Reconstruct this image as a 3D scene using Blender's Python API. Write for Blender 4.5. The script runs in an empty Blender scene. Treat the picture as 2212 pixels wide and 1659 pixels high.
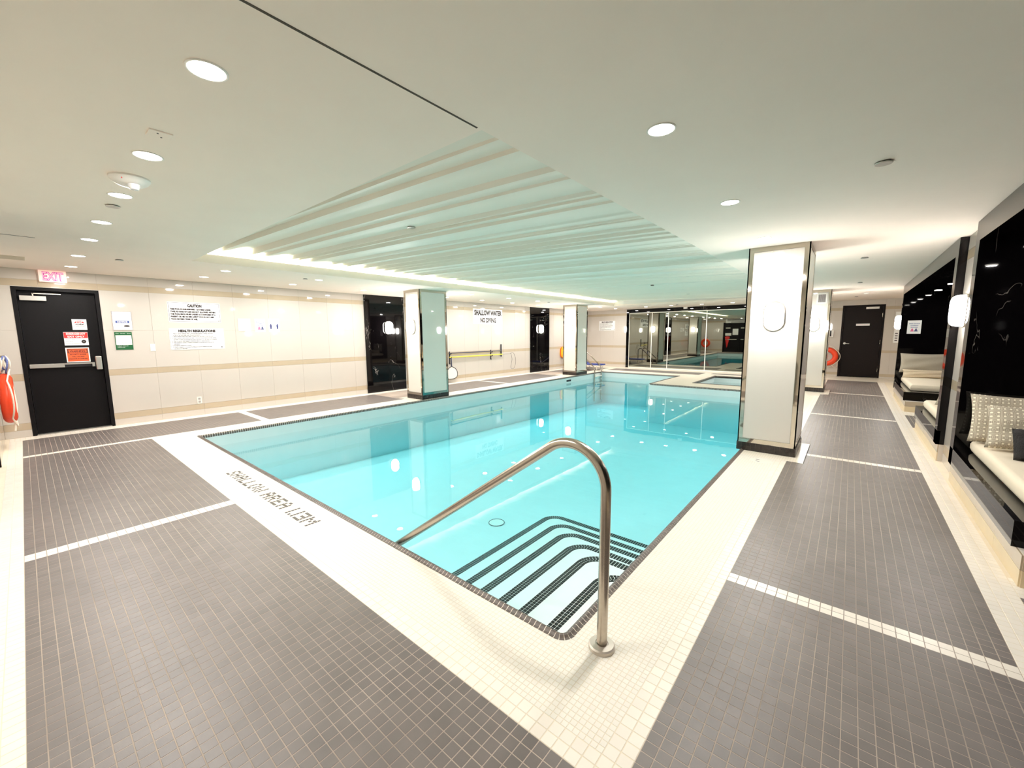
import bpy, bmesh, math, random
import numpy as np
from mathutils import Vector, Matrix
random.seed(7); RNG = np.random.default_rng(7)
PI = math.pi
scene = bpy.context.scene
COL = scene.collection

# ------------------------------------------------------------------ camera
CAM = (0.92394, -1.49356, 1.45211)
CR = Vector((0.76884303, 0.63939659, -0.00723831)); CU = Vector((-0.07293966, 0.09894104, 0.99241648)); CF = Vector((-0.63526388, 0.76248454, -0.1227075))
FPX = 875.66
cd_ = bpy.data.cameras.new('camera'); cam = bpy.data.objects.new('camera', cd_); COL.objects.link(cam)
cd_.sensor_fit = 'HORIZONTAL'; cd_.sensor_width = 36.0; cd_.lens = 36.0*FPX/2212.0; cd_.clip_start = 0.02; cd_.clip_end = 100
cam.matrix_world = Matrix(((CR.x, CU.x, -CF.x, CAM[0]), (CR.y, CU.y, -CF.y, CAM[1]), (CR.z, CU.z, -CF.z, CAM[2]), (0, 0, 0, 1)))
scene.camera = cam
# ------------------------------------------------------------------ world, exposure, light levels
w = bpy.data.worlds.new('world'); scene.world = w; w.use_nodes = True
w.node_tree.nodes['Background'].inputs[0].default_value = (1, .95, .88, 1); w.node_tree.nodes['Background'].inputs[1].default_value = .05
scene.view_settings.view_transform = 'Standard'; scene.view_settings.look = 'None'; scene.view_settings.gamma = 1.0
scene.view_settings.use_curve_mapping = False
scene.view_settings.exposure = 0.82
DOWN_W = 11.0       # watts of one recessed ceiling light
SCONCE_E = 38.0     # radiance of the opal wall lights
COVE_E = 46.0        # radiance of the light strip in the ceiling cove
WARM = (1.0, .968, .935)
cy = scene.cycles
cy.use_denoising = True; cy.max_bounces = 7; cy.diffuse_bounces = 4; cy.glossy_bounces = 4; cy.transmission_bounces = 4
cy.transparent_max_bounces = 10; cy.volume_bounces = 0; cy.sample_clamp_indirect = 4.0; cy.caustics_reflective = False; cy.caustics_refractive = False
cy.use_adaptive_sampling = True; cy.adaptive_threshold = 0.06
try: cy.use_light_tree = False
except Exception: pass

# ------------------------------------------------------------------ helpers
def lin(c):
    return tuple(((x/12.92) if x <= .04045 else ((x+.055)/1.055)**2.4) for x in [v/255.0 for v in c])

def material(name, col, rough=.5, metal=0.0, spec=.5, emit=None, estr=0.0, coat=0.0, noise=0.0, nscale=20.0, bump=0.0, bscale=60.0, island=0.0, ior=1.5):
    m = bpy.data.materials.new(name); m.use_nodes = True
    nt = m.node_tree; b = nt.nodes['Principled BSDF']
    c = (*col, 1)
    b.inputs['Base Color'].default_value = c; b.inputs['Roughness'].default_value = rough; b.inputs['Metallic'].default_value = metal
    b.inputs['Specular IOR Level'].default_value = spec; b.inputs['IOR'].default_value = ior
    if coat: b.inputs['Coat Weight'].default_value = coat; b.inputs['Coat Roughness'].default_value = .03
    if emit: b.inputs['Emission Color'].default_value = (*emit, 1); b.inputs['Emission Strength'].default_value = estr
    src = None
    if noise or bump or island:
        tc = nt.nodes.new('ShaderNodeTexCoord')
    if noise or island:
        hsv = nt.nodes.new('ShaderNodeHueSaturation'); hsv.inputs['Color'].default_value = c
        val = nt.nodes.new('ShaderNodeMath'); val.operation = 'ADD'; val.inputs[0].default_value = 1.0; val.inputs[1].default_value = 0
        if noise:
            n = nt.nodes.new('ShaderNodeTexNoise'); n.inputs['Scale'].default_value = nscale; n.inputs['Detail'].default_value = 5
            geo = nt.nodes.new('ShaderNodeNewGeometry')
            nt.links.new(geo.outputs['Position'], n.inputs['Vector'])
            mr = nt.nodes.new('ShaderNodeMapRange'); mr.inputs[1].default_value = .3; mr.inputs[2].default_value = .7; mr.inputs[3].default_value = 1-noise; mr.inputs[4].default_value = 1+noise
            nt.links.new(n.outputs['Fac'], mr.inputs[0]); nt.links.new(mr.outputs[0], val.inputs[0])
        if island:
            g2 = nt.nodes.new('ShaderNodeNewGeometry'); oi = nt.nodes.new('ShaderNodeObjectInfo')
            ad = nt.nodes.new('ShaderNodeMath'); ad.operation = 'ADD'; fr = nt.nodes.new('ShaderNodeMath'); fr.operation = 'FRACT'
            nt.links.new(g2.outputs['Random Per Island'], ad.inputs[0]); nt.links.new(oi.outputs['Random'], ad.inputs[1]); nt.links.new(ad.outputs[0], fr.inputs[0])
            m2 = nt.nodes.new('ShaderNodeMapRange'); m2.inputs[3].default_value = -island; m2.inputs[4].default_value = island
            nt.links.new(fr.outputs[0], m2.inputs[0]); nt.links.new(m2.outputs[0], val.inputs[1])
        nt.links.new(val.outputs[0], hsv.inputs['Value']); nt.links.new(hsv.outputs[0], b.inputs['Base Color'])
    if bump:
        n2 = nt.nodes.new('ShaderNodeTexNoise'); n2.inputs['Scale'].default_value = bscale; n2.inputs['Detail'].default_value = 3
        nt.links.new(tc.outputs['Object'], n2.inputs['Vector'])
        bp = nt.nodes.new('ShaderNodeBump'); bp.inputs['Strength'].default_value = bump; bp.inputs['Distance'].default_value = .01
        nt.links.new(n2.outputs['Fac'], bp.inputs['Height']); nt.links.new(bp.outputs[0], b.inputs['Normal'])
    return m

class MB:
    def __init__(s): s.v = []; s.f = []
    def add(s, v, f):
        o = len(s.v); s.v += [tuple(p) for p in v]; s.f += [tuple(i+o for i in q) for q in f]; return s
    def box(s, x0, x1, y0, y1, z0, z1):
        if x0 > x1: x0, x1 = x1, x0
        if y0 > y1: y0, y1 = y1, y0
        if z0 > z1: z0, z1 = z1, z0
        return s.add([(x0,y0,z0),(x1,y0,z0),(x1,y1,z0),(x0,y1,z0),(x0,y0,z1),(x1,y0,z1),(x1,y1,z1),(x0,y1,z1)],
                     [(0,3,2,1),(4,5,6,7),(0,1,5,4),(1,2,6,5),(2,3,7,6),(3,0,4,7)])
    def quad(s, a, b, c, d): return s.add([a,b,c,d], [(0,1,2,3)])
    def tube(s, path, r, n=12, closed=False, caps=True):
        P = [Vector(p) for p in path]; N = len(P); rings = []
        up = Vector((0,0,1)); prev = None
        for i in range(N):
            if closed: t = (P[(i+1) % N]-P[i-1])
            else: t = P[min(i+1, N-1)]-P[max(i-1, 0)]
            t.normalize()
            if prev is None:
                a = Vector((0,0,1)) if abs(t.z) < .9 else Vector((1,0,0))
                u = t.cross(a).normalized()
            else:
                u = (prev - t*prev.dot(t)).normalized()
            prev = u; v = t.cross(u)
            rr = r[i] if isinstance(r, (list, tuple)) else r
            rings.append([P[i]+(u*math.cos(2*PI*k/n)+v*math.sin(2*PI*k/n))*rr for k in range(n)])
        o = len(s.v)
        for R in rings: s.v += [tuple(p) for p in R]
        M_ = N if closed else N-1
        for i in range(M_):
            j = (i+1) % N
            for k in range(n):
                k2 = (k+1) % n
                s.f.append((o+i*n+k, o+i*n+k2, o+j*n+k2, o+j*n+k))
        if caps and not closed:
            s.f.append(tuple(o+k for k in range(n))[::-1]); s.f.append(tuple(o+(N-1)*n+k for k in range(n)))
        return s
    def lathe(s, prof, n=24, c=(0,0,0), axis='z'):
        o = len(s.v); m = len(prof)
        for (r, z) in prof:
            for k in range(n):
                a = 2*PI*k/n; x, y = r*math.cos(a), r*math.sin(a)
                p = {'z': (x, y, z), 'y': (x, z, y), 'x': (z, x, y)}[axis]
                s.v.append((p[0]+c[0], p[1]+c[1], p[2]+c[2]))
        for i in range(m-1):
            for k in range(n):
                k2 = (k+1) % n
                s.f.append((o+i*n+k, o+i*n+k2, o+(i+1)*n+k2, o+(i+1)*n+k))
        s.f.append(tuple(o+k for k in range(n))[::-1]); s.f.append(tuple(o+(m-1)*n+k for k in range(n)))
        return s
    def prism(s, poly, z0, z1):
        n = len(poly); o = len(s.v)
        s.v += [(p[0], p[1], z0) for p in poly] + [(p[0], p[1], z1) for p in poly]
        s.f.append(tuple(o+i for i in range(n))[::-1]); s.f.append(tuple(o+n+i for i in range(n)))
        for i in range(n):
            j = (i+1) % n; s.f.append((o+i, o+j, o+n+j, o+n+i))
        return s
    def map(s, fn):
        s.v = [tuple(fn(*p)) for p in s.v]; return s
    def mesh(s, name, mats=None, smooth=False, off=(0,0,0), fix=True):
        me = bpy.data.meshes.new(name)
        me.from_pydata([(p[0]-off[0], p[1]-off[1], p[2]-off[2]) for p in s.v], [], s.f)
        if fix:
            bm = bmesh.new(); bm.from_mesh(me); bmesh.ops.recalc_face_normals(bm, faces=bm.faces); bm.to_mesh(me); bm.free()
        if mats is not None: me.materials.append(mats)
        if smooth:
            me.polygons.foreach_set('use_smooth', [True]*len(me.polygons))
        me.update(); return me

def wloc(o):
    x = Vector((0,0,0))
    while o is not None: x += o.location; o = o.parent
    return x

def obj(name, mb, mat, parent=None, smooth=False, local=False, bev=0.0, label=None, sharp=35, kind=None):
    off = wloc(parent) if (parent is not None and not local) else Vector((0,0,0))
    me = mb.mesh(name, mat, smooth, off)
    if smooth:
        try: me.set_sharp_from_angle(angle=math.radians(sharp))
        except Exception: pass
    o = bpy.data.objects.new(name, me); COL.objects.link(o)
    if parent is not None: o.parent = parent
    if bev:
        bm = bmesh.new(); bm.from_mesh(me)
        bmesh.ops.bevel(bm, geom=list(bm.edges), offset=bev, segments=2, affect='EDGES', profile=.5)
        bm.to_mesh(me); bm.free()
    if label: o['label'] = label
    if kind: o['kind'] = kind
    return o

def tag(o, label, cat, group=None, kind=None):
    o['label'] = label; o['category'] = cat
    if group: o['group'] = group
    if kind: o['kind'] = kind
    return o

def thing(name, label, cat, loc=(0,0,0), rotz=0.0, group=None, kind=None):
    o = bpy.data.objects.new(name, None); COL.objects.link(o); o.location = loc; o.rotation_euler = (0,0,rotz); o.empty_display_size = .1
    return tag(o, label, cat, group, kind)

def struct(name, mb, mat, label=None):
    o = obj(name, mb, mat); o['kind'] = 'structure'
    if label: o['label'] = label
    return o

def dup(root, loc, rotz=None, label=None):
    r = root.copy(); COL.objects.link(r); r.location = loc
    if rotz is not None: r.rotation_euler = (0,0,rotz)
    if label: r['label'] = label
    for ch in list(root.children):
        c = ch.copy(); COL.objects.link(c); c.parent = r
        for g in ch.children:
            d = g.copy(); COL.objects.link(d); d.parent = c
    return r

def text_mb(lines, size, align='CENTER', lead=1.35, bold=0.0, wfit=None, xs=1.0):
    """flat lettering in the XY plane, first line's baseline at y=0; returns MB."""
    mb = MB(); y = 0.0
    for ln in lines:
        if ln:
            cu = bpy.data.curves.new('lettering', 'FONT'); cu.body = ln; cu.size = size; cu.align_x = align; cu.offset = bold; cu.resolution_u = 2
            o = bpy.data.objects.new('lettering', cu); COL.objects.link(o)
            dg = bpy.context.evaluated_depsgraph_get(); me = bpy.data.meshes.new_from_object(o.evaluated_get(dg))
            vs = [(v.co.x*xs, v.co.y+y, 0) for v in me.vertices]; fs = [tuple(p.vertices) for p in me.polygons]
            if wfit and vs:
                x0 = min(v[0] for v in vs); x1 = max(v[0] for v in vs); k = wfit/(x1-x0)
                if align == 'CENTER': vs = [(v[0]*k, v[1], 0) for v in vs]
                else: vs = [((v[0]-x0)*k+x0, v[1], 0) for v in vs]
            mb.add(vs, fs)
            bpy.data.objects.remove(o); bpy.data.curves.remove(cu); bpy.data.meshes.remove(me)
        y -= size*lead
    return mb

def on_wall(mb, wall, u0, zc, d):
    """put XY-plane art on a wall: wall '+x' faces +X at x=d (u = +Y to the reader's right is +Y ... reader looks to -X)."""
    if wall == '+x': f = lambda x, y, z: (d+z, u0+x, zc+y)        # reader facing -X: right hand is +Y
    elif wall == '-y': f = lambda x, y, z: (u0+x, d-z, zc+y)      # reader facing +Y: right hand is +X
    elif wall == '-x': f = lambda x, y, z: (d-z, u0-x, zc+y)
    else: f = lambda x, y, z: (u0-x, d+z, zc+y)                   # '+y'
    mb.map(f); return mb

def rect_mb(w_, h_, t=.004, x0=None, y0=None):
    x0 = -w_/2 if x0 is None else x0; y0 = -h_/2 if y0 is None else y0
    return MB().box(x0, x0+w_, y0, y0+h_, -.001, t)

def project(p):
    d = Vector(p)-Vector(CAM); c = d.dot(CF)
    if c < .05: return None
    return (1106+FPX*d.dot(CR)/c, 829.5-FPX*d.dot(CU)/c, c)

# ------------------------------------------------------------------ materials
M = {}
M['dark_tile'] = material('dark_tile', lin((111,103,99)), .40, spec=.6, noise=.10, nscale=7, island=.07, bump=.05, bscale=300)
M['white_tile'] = material('white_tile', lin((244,235,222)), .30, spec=.5, island=.03, noise=.02, nscale=9)
M['mosaic'] = material('mosaic', lin((240,234,222)), .28, spec=.5, island=.025)
M['grout'] = material('grout', lin((196,180,158)), .8, noise=.08, nscale=12)
M['grout_dark'] = material('grout_dark', lin((166,152,139)), .75, noise=.34, nscale=1.3)
M['grout_white'] = material('grout_white', lin((234,221,198)), .8, noise=.05, nscale=8)
M['wall_tile'] = material('wall_tile', lin((204,196,186)), .04, spec=.5, noise=.012, nscale=2)
M['band_tile'] = material('band_tile', lin((189,173,149)), .05, spec=.5, noise=.03, nscale=6)
M['wall_grout'] = material('wall_grout', lin((216,207,194)), .8)
M['ceiling'] = material('ceiling', lin((251,238,225)), .9, spec=.2, noise=.01, nscale=3)
M['pleat'] = material('pleat', lin((238,232,218)), .55, spec=.3)
M['slot'] = material('slot', lin((70,62,50)), .8)
M['white_paint'] = material('white_paint', lin((238,234,226)), .5)
M['white_plastic'] = material('white_plastic', lin((240,236,228)), .35)
M['black_door'] = material('black_door', lin((15,12,13)), .5, spec=.18, noise=.12, nscale=40, bump=.05, bscale=200)
M['brown_door'] = material('brown_door', lin((27,20,18)), .5, spec=.12, noise=.12, nscale=40)
M['steel'] = material('steel', lin((190,180,165)), .22, metal=1.0, noise=.03, nscale=90)
M['rail_steel'] = material('rail_steel', lin((186,176,164)), .24, metal=1.0, noise=.05, nscale=70)
M['mirror_steel'] = material('mirror_steel', lin((205,196,182)), .04, metal=1.0)
M['flange'] = material('flange', lin((214,204,192)), .4, metal=.6)
M['satin'] = material('satin', lin((190,186,178)), .35, metal=.8)
M['pillar_glass'] = material('pillar_glass', lin((224,217,207)), .03, spec=.5)
M['shade_lift_glass'] = material('shade_lift_glass', lin((246,236,226)), .03, spec=.5)  # white pillar glass again, colour lightened and warmed to offset side shade and pool bounce
M['base_tile'] = material('base_tile', lin((44,36,32)), .25, island=.2, noise=.25, nscale=60)
M['black_grout'] = material('black_grout', lin((90,80,72)), .8)
M['mirror'] = material('mirror', lin((132,134,124)), .015, metal=1.0)
M['trim_white'] = material('trim_white', lin((244,240,228)), .35)
M['opal'] = material('opal', lin((250,244,234)), .35, emit=(1.0, .962, .915), estr=SCONCE_E)
M['lens'] = material('lens', lin((250,244,234)), .4, emit=(1.0, .93, .82), estr=14)
M['led'] = material('led', (1, 1, 1), .5, emit=(1.0, 1.0, .84), estr=COVE_E)
M['sign_white'] = material('sign_white', lin((246,244,240)), .3)
M['ink'] = material('ink', lin((42,30,28)), .5)
M['ink_blue'] = material('ink_blue', lin((62,84,150)), .5)
M['ink_navy'] = material('ink_navy', lin((58,60,110)), .5)
M['ink_red'] = material('ink_red', lin((226,46,42)), .5)
M['ink_pink'] = material('ink_pink', lin((222,90,140)), .5)
M['orange_sign'] = material('orange_sign', lin((240,98,48)), .45)
M['green_sign'] = material('green_sign', lin((26,92,50)), .35)
M['grey_ink'] = material('grey_ink', lin((92,84,86)), .5)
M['soft_ink'] = material('soft_ink', lin((168,162,158)), .5)
M['orange'] = material('orange', lin((238,70,28)), .38, noise=.04, nscale=25)
M['rope'] = material('rope', lin((240,226,206)), .8)
M['blue_rope'] = material('blue_rope', lin((96,108,160)), .8, noise=.5, nscale=120)
M['yellow'] = material('yellow', lin((248,226,70)), .35)
M['amber'] = material('amber', lin((248,196,40)), .4)
M['navy'] = material('navy', lin((36,42,70)), .4)
M['dark_plastic'] = material('dark_plastic', lin((38,36,40)), .5)
M['wire'] = material('wire', lin((120,116,112)), .35, metal=.7)
M['lounge_blue'] = material('lounge_blue', lin((34,52,128)), .6, noise=.1, nscale=80)
M['seat_cushion'] = material('seat_cushion', lin((240,226,202)), .8, bump=.06, bscale=160)
M['grey_fabric'] = material('grey_fabric', lin((176,166,148)), .9, noise=.10, nscale=160, bump=.15, bscale=320)
M['beige_fabric'] = material('beige_fabric', lin((216,198,170)), .9, noise=.06, nscale=60, bump=.12, bscale=240)
M['black_fur'] = material('black_fur', lin((22,18,18)), .75, bump=.6, bscale=110)
M['plinth'] = material('plinth', lin((222,203,166)), .3, noise=.03, nscale=8)
M['plaster'] = material('plaster', lin((229,237,236)), .6, noise=.015, nscale=4)
M['coping'] = material('coping', lin((104,94,88)), .38, island=.12, noise=.12, nscale=60)
M['nosing'] = material('nosing', lin((12,11,13)), .35, spec=.3, island=.2)
M['letter_tile'] = material('letter_tile', lin((40,28,24)), .4, island=.12)
M['exit_body'] = material('exit_body', lin((250,226,214)), .4, emit=(1.0, .62, .52), estr=.22)
M['exit_letter'] = material('exit_letter', lin((250,120,150)), .4, emit=(1.0, .42, .50), estr=.55)
M['exit_edge'] = material('exit_edge', lin((170,6,130)), .4, emit=(.70, .02, .42), estr=.16)
M['red_lamp'] = material('red_lamp', lin((40,14,14)), .3)
M['clear_lens'] = material('clear_lens', lin((220,220,220)), .1, spec=.8)

def scuffs(m, scale=9.0, amt=.45):
    nt = m.node_tree; b = nt.nodes['Principled BSDF']; src = b.inputs['Base Color'].links[0].from_socket
    geo = nt.nodes.new('ShaderNodeNewGeometry'); n = nt.nodes.new('ShaderNodeTexNoise'); n.inputs['Scale'].default_value = scale; n.inputs['Detail'].default_value = 6; n.inputs['Roughness'].default_value = .7
    n2 = nt.nodes.new('ShaderNodeTexNoise'); n2.inputs['Scale'].default_value = 1.1
    nt.links.new(geo.outputs['Position'], n.inputs['Vector']); nt.links.new(geo.outputs['Position'], n2.inputs['Vector'])
    r1 = nt.nodes.new('ShaderNodeMapRange'); r1.inputs[1].default_value = .64; r1.inputs[2].default_value = .72; nt.links.new(n.outputs['Fac'], r1.inputs[0])
    r2 = nt.nodes.new('ShaderNodeMapRange'); r2.inputs[1].default_value = .50; r2.inputs[2].default_value = .62; r2.inputs[4].default_value = amt; nt.links.new(n2.outputs['Fac'], r2.inputs[0])
    mu = nt.nodes.new('ShaderNodeMath'); mu.operation = 'MULTIPLY'; nt.links.new(r1.outputs[0], mu.inputs[0]); nt.links.new(r2.outputs[0], mu.inputs[1])
    mx = nt.nodes.new('ShaderNodeMixRGB'); mx.inputs[2].default_value = (*lin((60,52,46)), 1); nt.links.new(mu.outputs[0], mx.inputs[0]); nt.links.new(src, mx.inputs[1]); nt.links.new(mx.outputs[0], b.inputs['Base Color'])
scuffs(M['dark_tile'])

def marble():
    m = material('black_marble', lin((9,7,8)), .03, spec=.27); nt = m.node_tree; b = nt.nodes['Principled BSDF']
    geo = nt.nodes.new('ShaderNodeNewGeometry')
    def vein(scale, thr, seed, dist):
        mp = nt.nodes.new('ShaderNodeMapping'); mp.inputs['Location'].default_value = (seed, seed*1.7, seed*.6); mp.inputs['Scale'].default_value = (1, 1, .38)
        n = nt.nodes.new('ShaderNodeTexNoise'); n.inputs['Scale'].default_value = scale; n.inputs['Detail'].default_value = 4; n.inputs['Distortion'].default_value = dist
        nt.links.new(geo.outputs['Position'], mp.inputs['Vector']); nt.links.new(mp.outputs[0], n.inputs['Vector'])
        s = nt.nodes.new('ShaderNodeMath'); s.operation = 'SUBTRACT'; s.inputs[1].default_value = .5; nt.links.new(n.outputs['Fac'], s.inputs[0])
        a = nt.nodes.new('ShaderNodeMath'); a.operation = 'ABSOLUTE'; nt.links.new(s.outputs[0], a.inputs[0])
        r = nt.nodes.new('ShaderNodeMapRange'); r.inputs[1].default_value = 0; r.inputs[2].default_value = thr; r.inputs[3].default_value = 1; r.inputs[4].default_value = 0
        nt.links.new(a.outputs[0], r.inputs[0])
        m2 = nt.nodes.new('ShaderNodeTexNoise'); m2.inputs['Scale'].default_value = 2.2; m2.inputs['Detail'].default_value = 2
        nt.links.new(mp.outputs[0], m2.inputs['Vector'])
        r2 = nt.nodes.new('ShaderNodeMapRange'); r2.inputs[1].default_value = .60; r2.inputs[2].default_value = .70
        nt.links.new(m2.outputs['Fac'], r2.inputs[0])
        mu = nt.nodes.new('ShaderNodeMath'); mu.operation = 'MULTIPLY'; nt.links.new(r.outputs[0], mu.inputs[0]); nt.links.new(r2.outputs[0], mu.inputs[1])
        return mu
    v1 = vein(2.4, .004, 3.1, 1.0); v2 = vein(6.5, .008, 9.3, .8)
    ad = nt.nodes.new('ShaderNodeMath'); ad.operation = 'ADD'; ad.use_clamp = True; nt.links.new(v1.outputs[0], ad.inputs[0]); nt.links.new(v2.outputs[0], ad.inputs[1])
    mx = nt.nodes.new('ShaderNodeMixRGB'); mx.inputs[1].default_value = (*lin((9,7,8)), 1); mx.inputs[2].default_value = (*lin((190,180,172)), 1)
    nt.links.new(ad.outputs[0], mx.inputs[0]); nt.links.new(mx.outputs[0], b.inputs['Base Color'])
    return m
M['marble'] = marble()

def pattern_fabric():
    m = material('pattern_fabric', lin((190,180,160)), .9, bump=.12, bscale=240); nt = m.node_tree; b = nt.nodes['Principled BSDF']
    tc = nt.nodes.new('ShaderNodeTexCoord'); sp = nt.nodes.new('ShaderNodeSeparateXYZ'); nt.links.new(tc.outputs['Object'], sp.inputs[0])
    def mth(op, a, bb=None, c=None):
        n = nt.nodes.new('ShaderNodeMath'); n.operation = op
        for i, x in enumerate((a, bb, c)):
            if x is None: continue
            if isinstance(x, (int, float)): n.inputs[i].default_value = x
            else: nt.links.new(x, n.inputs[i])
        return n.outputs[0]
    def cell(o, p): return mth('SUBTRACT', mth('FRACT', mth('MULTIPLY', o, 1/p)), .5)
    X, Z = sp.outputs['X'], sp.outputs['Z']
    fx, fz = cell(X, .064), cell(Z, .064)
    mxx = mth('MAXIMUM', mth('ABSOLUTE', fx), mth('ABSOLUTE', fz))
    ring = mth('GREATER_THAN', mth('SINE', mth('MULTIPLY', mxx, 52.0)), .15)
    gx, gz = cell(X, .032), cell(Z, .032)
    dd = mth('SQRT', mth('ADD', mth('MULTIPLY', gx, gx), mth('MULTIPLY', gz, gz)))
    dot = mth('LESS_THAN', dd, .2)
    m1 = nt.nodes.new('ShaderNodeMixRGB'); m1.inputs[1].default_value = (*lin((202,190,168)), 1); m1.inputs[2].default_value = (*lin((160,148,130)), 1); nt.links.new(ring, m1.inputs[0])
    m2 = nt.nodes.new('ShaderNodeMixRGB'); m2.inputs[2].default_value = (*lin((248,240,220)), 1); nt.links.new(m1.outputs[0], m2.inputs[1]); nt.links.new(dot, m2.inputs[0])
    nt.links.new(m2.outputs[0], b.inputs['Base Color'])
    return m
M['pattern'] = pattern_fabric()

def water_mat():
    m = bpy.data.materials.new('pool_water'); m.use_nodes = True; nt = m.node_tree
    for n in list(nt.nodes):
        if n.type != 'OUTPUT_MATERIAL': nt.nodes.remove(n)
    out = [n for n in nt.nodes if n.type == 'OUTPUT_MATERIAL'][0]
    tr = nt.nodes.new('ShaderNodeBsdfTransparent'); gl = nt.nodes.new('ShaderNodeBsdfGlossy'); gl.inputs['Roughness'].default_value = 0.0
    fr = nt.nodes.new('ShaderNodeFresnel'); fr.inputs['IOR'].default_value = 1.33
    geo = nt.nodes.new('ShaderNodeNewGeometry')
    inv = nt.nodes.new('ShaderNodeMath'); inv.operation = 'SUBTRACT'; inv.inputs[0].default_value = 1; nt.links.new(geo.outputs['Backfacing'], inv.inputs[1])
    mu = nt.nodes.new('ShaderNodeMath'); mu.operation = 'MULTIPLY'; nt.links.new(fr.outputs[0], mu.inputs[0]); nt.links.new(inv.outputs[0], mu.inputs[1])
    n = nt.nodes.new('ShaderNodeTexNoise'); n.inputs['Scale'].default_value = 2.6; n.inputs['Detail'].default_value = 2
    nt.links.new(geo.outputs['Position'], n.inputs['Vector'])
    bp = nt.nodes.new('ShaderNodeBump'); bp.inputs['Strength'].default_value = .03; bp.inputs['Distance'].default_value = .02
    nt.links.new(n.outputs['Fac'], bp.inputs['Height']); nt.links.new(bp.outputs[0], gl.inputs['Normal'])
    mx = nt.nodes.new('ShaderNodeMixShader'); nt.links.new(mu.outputs[0], mx.inputs[0]); nt.links.new(tr.outputs[0], mx.inputs[1]); nt.links.new(gl.outputs[0], mx.inputs[2])
    nt.links.new(mx.outputs[0], out.inputs['Surface'])
    va = nt.nodes.new('ShaderNodeVolumeAbsorption'); va.inputs['Color'].default_value = (.38, .915, .98, 1); va.inputs['Density'].default_value = .53
    nt.links.new(va.outputs[0], out.inputs['Volume'])
    return m
M['water'] = water_mat()

def slab_mat():
    """white 1 inch mosaic too far off to tell the pieces apart: fine grid of joints as print on the slab"""
    m = material('far_mosaic', lin((240,234,222)), .3, spec=.5); nt = m.node_tree; b = nt.nodes['Principled BSDF']
    geo = nt.nodes.new('ShaderNodeNewGeometry'); br = nt.nodes.new('ShaderNodeTexBrick')
    br.offset = 0.0; br.inputs['Color1'].default_value = (*lin((247,238,222)), 1); br.inputs['Color2'].default_value = (*lin((245,235,218)), 1); br.inputs['Mortar'].default_value = (*lin((222,206,180)), 1)
    br.inputs['Scale'].default_value = 1.0; br.inputs['Mortar Size'].default_value = .0012; br.inputs['Brick Width'].default_value = .0245; br.inputs['Row Height'].default_value = .0245
    nt.links.new(geo.outputs['Position'], br.inputs['Vector']); nt.links.new(br.outputs[0], b.inputs['Base Color'])
    return m
M['far_mosaic'] = slab_mat()

# ------------------------------------------------------------------ dimensions
HC = 2.432                                   # ceiling height
XL, XR = -8.278, 1.80                        # tiled wall on the exit side, bench side
YN, YF, YD = -1.785, 14.99, 15.45             # wall behind the camera, mirror wall, service door wall
PX0, PX1, PY0, PY1, PYS, PXS = -6.33, 0.0, 0.0, 12.6, 9.98, -3.42   # pool outline (L shape)
WL = -0.19                                   # water level
TUB = (-2.52, -0.5, 10.82, 13.3)

# ------------------------------------------------------------------ ROOM SHELL
fl = MB()
ZG = -.0008
def slab(x0, x1, y0, y1): fl.box(x0, x1, y0, y1, -.06, ZG)
slab(-8.6, 3.0, -2.0, PY0+.01)
slab(-8.6, PX0+.01, PY0+.01, 15.7)
slab(PX1-.01, 3.0, PY0+.01, 15.7)
slab(PX0, TUB[0], PY1-.01, 15.7); slab(TUB[1], PX1, PY1-.01, 15.7); slab(TUB[0], TUB[1], TUB[3], 15.7)
slab(PXS-.01, TUB[0], PYS-.01, PY1); slab(TUB[0], TUB[1], PYS-.01, TUB[2]); slab(TUB[1], PX1, PYS-.01, PY1)
floor = struct('floor', fl, M['grout_white'], 'tiled pool deck of dark tile fields and white tile borders')

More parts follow.
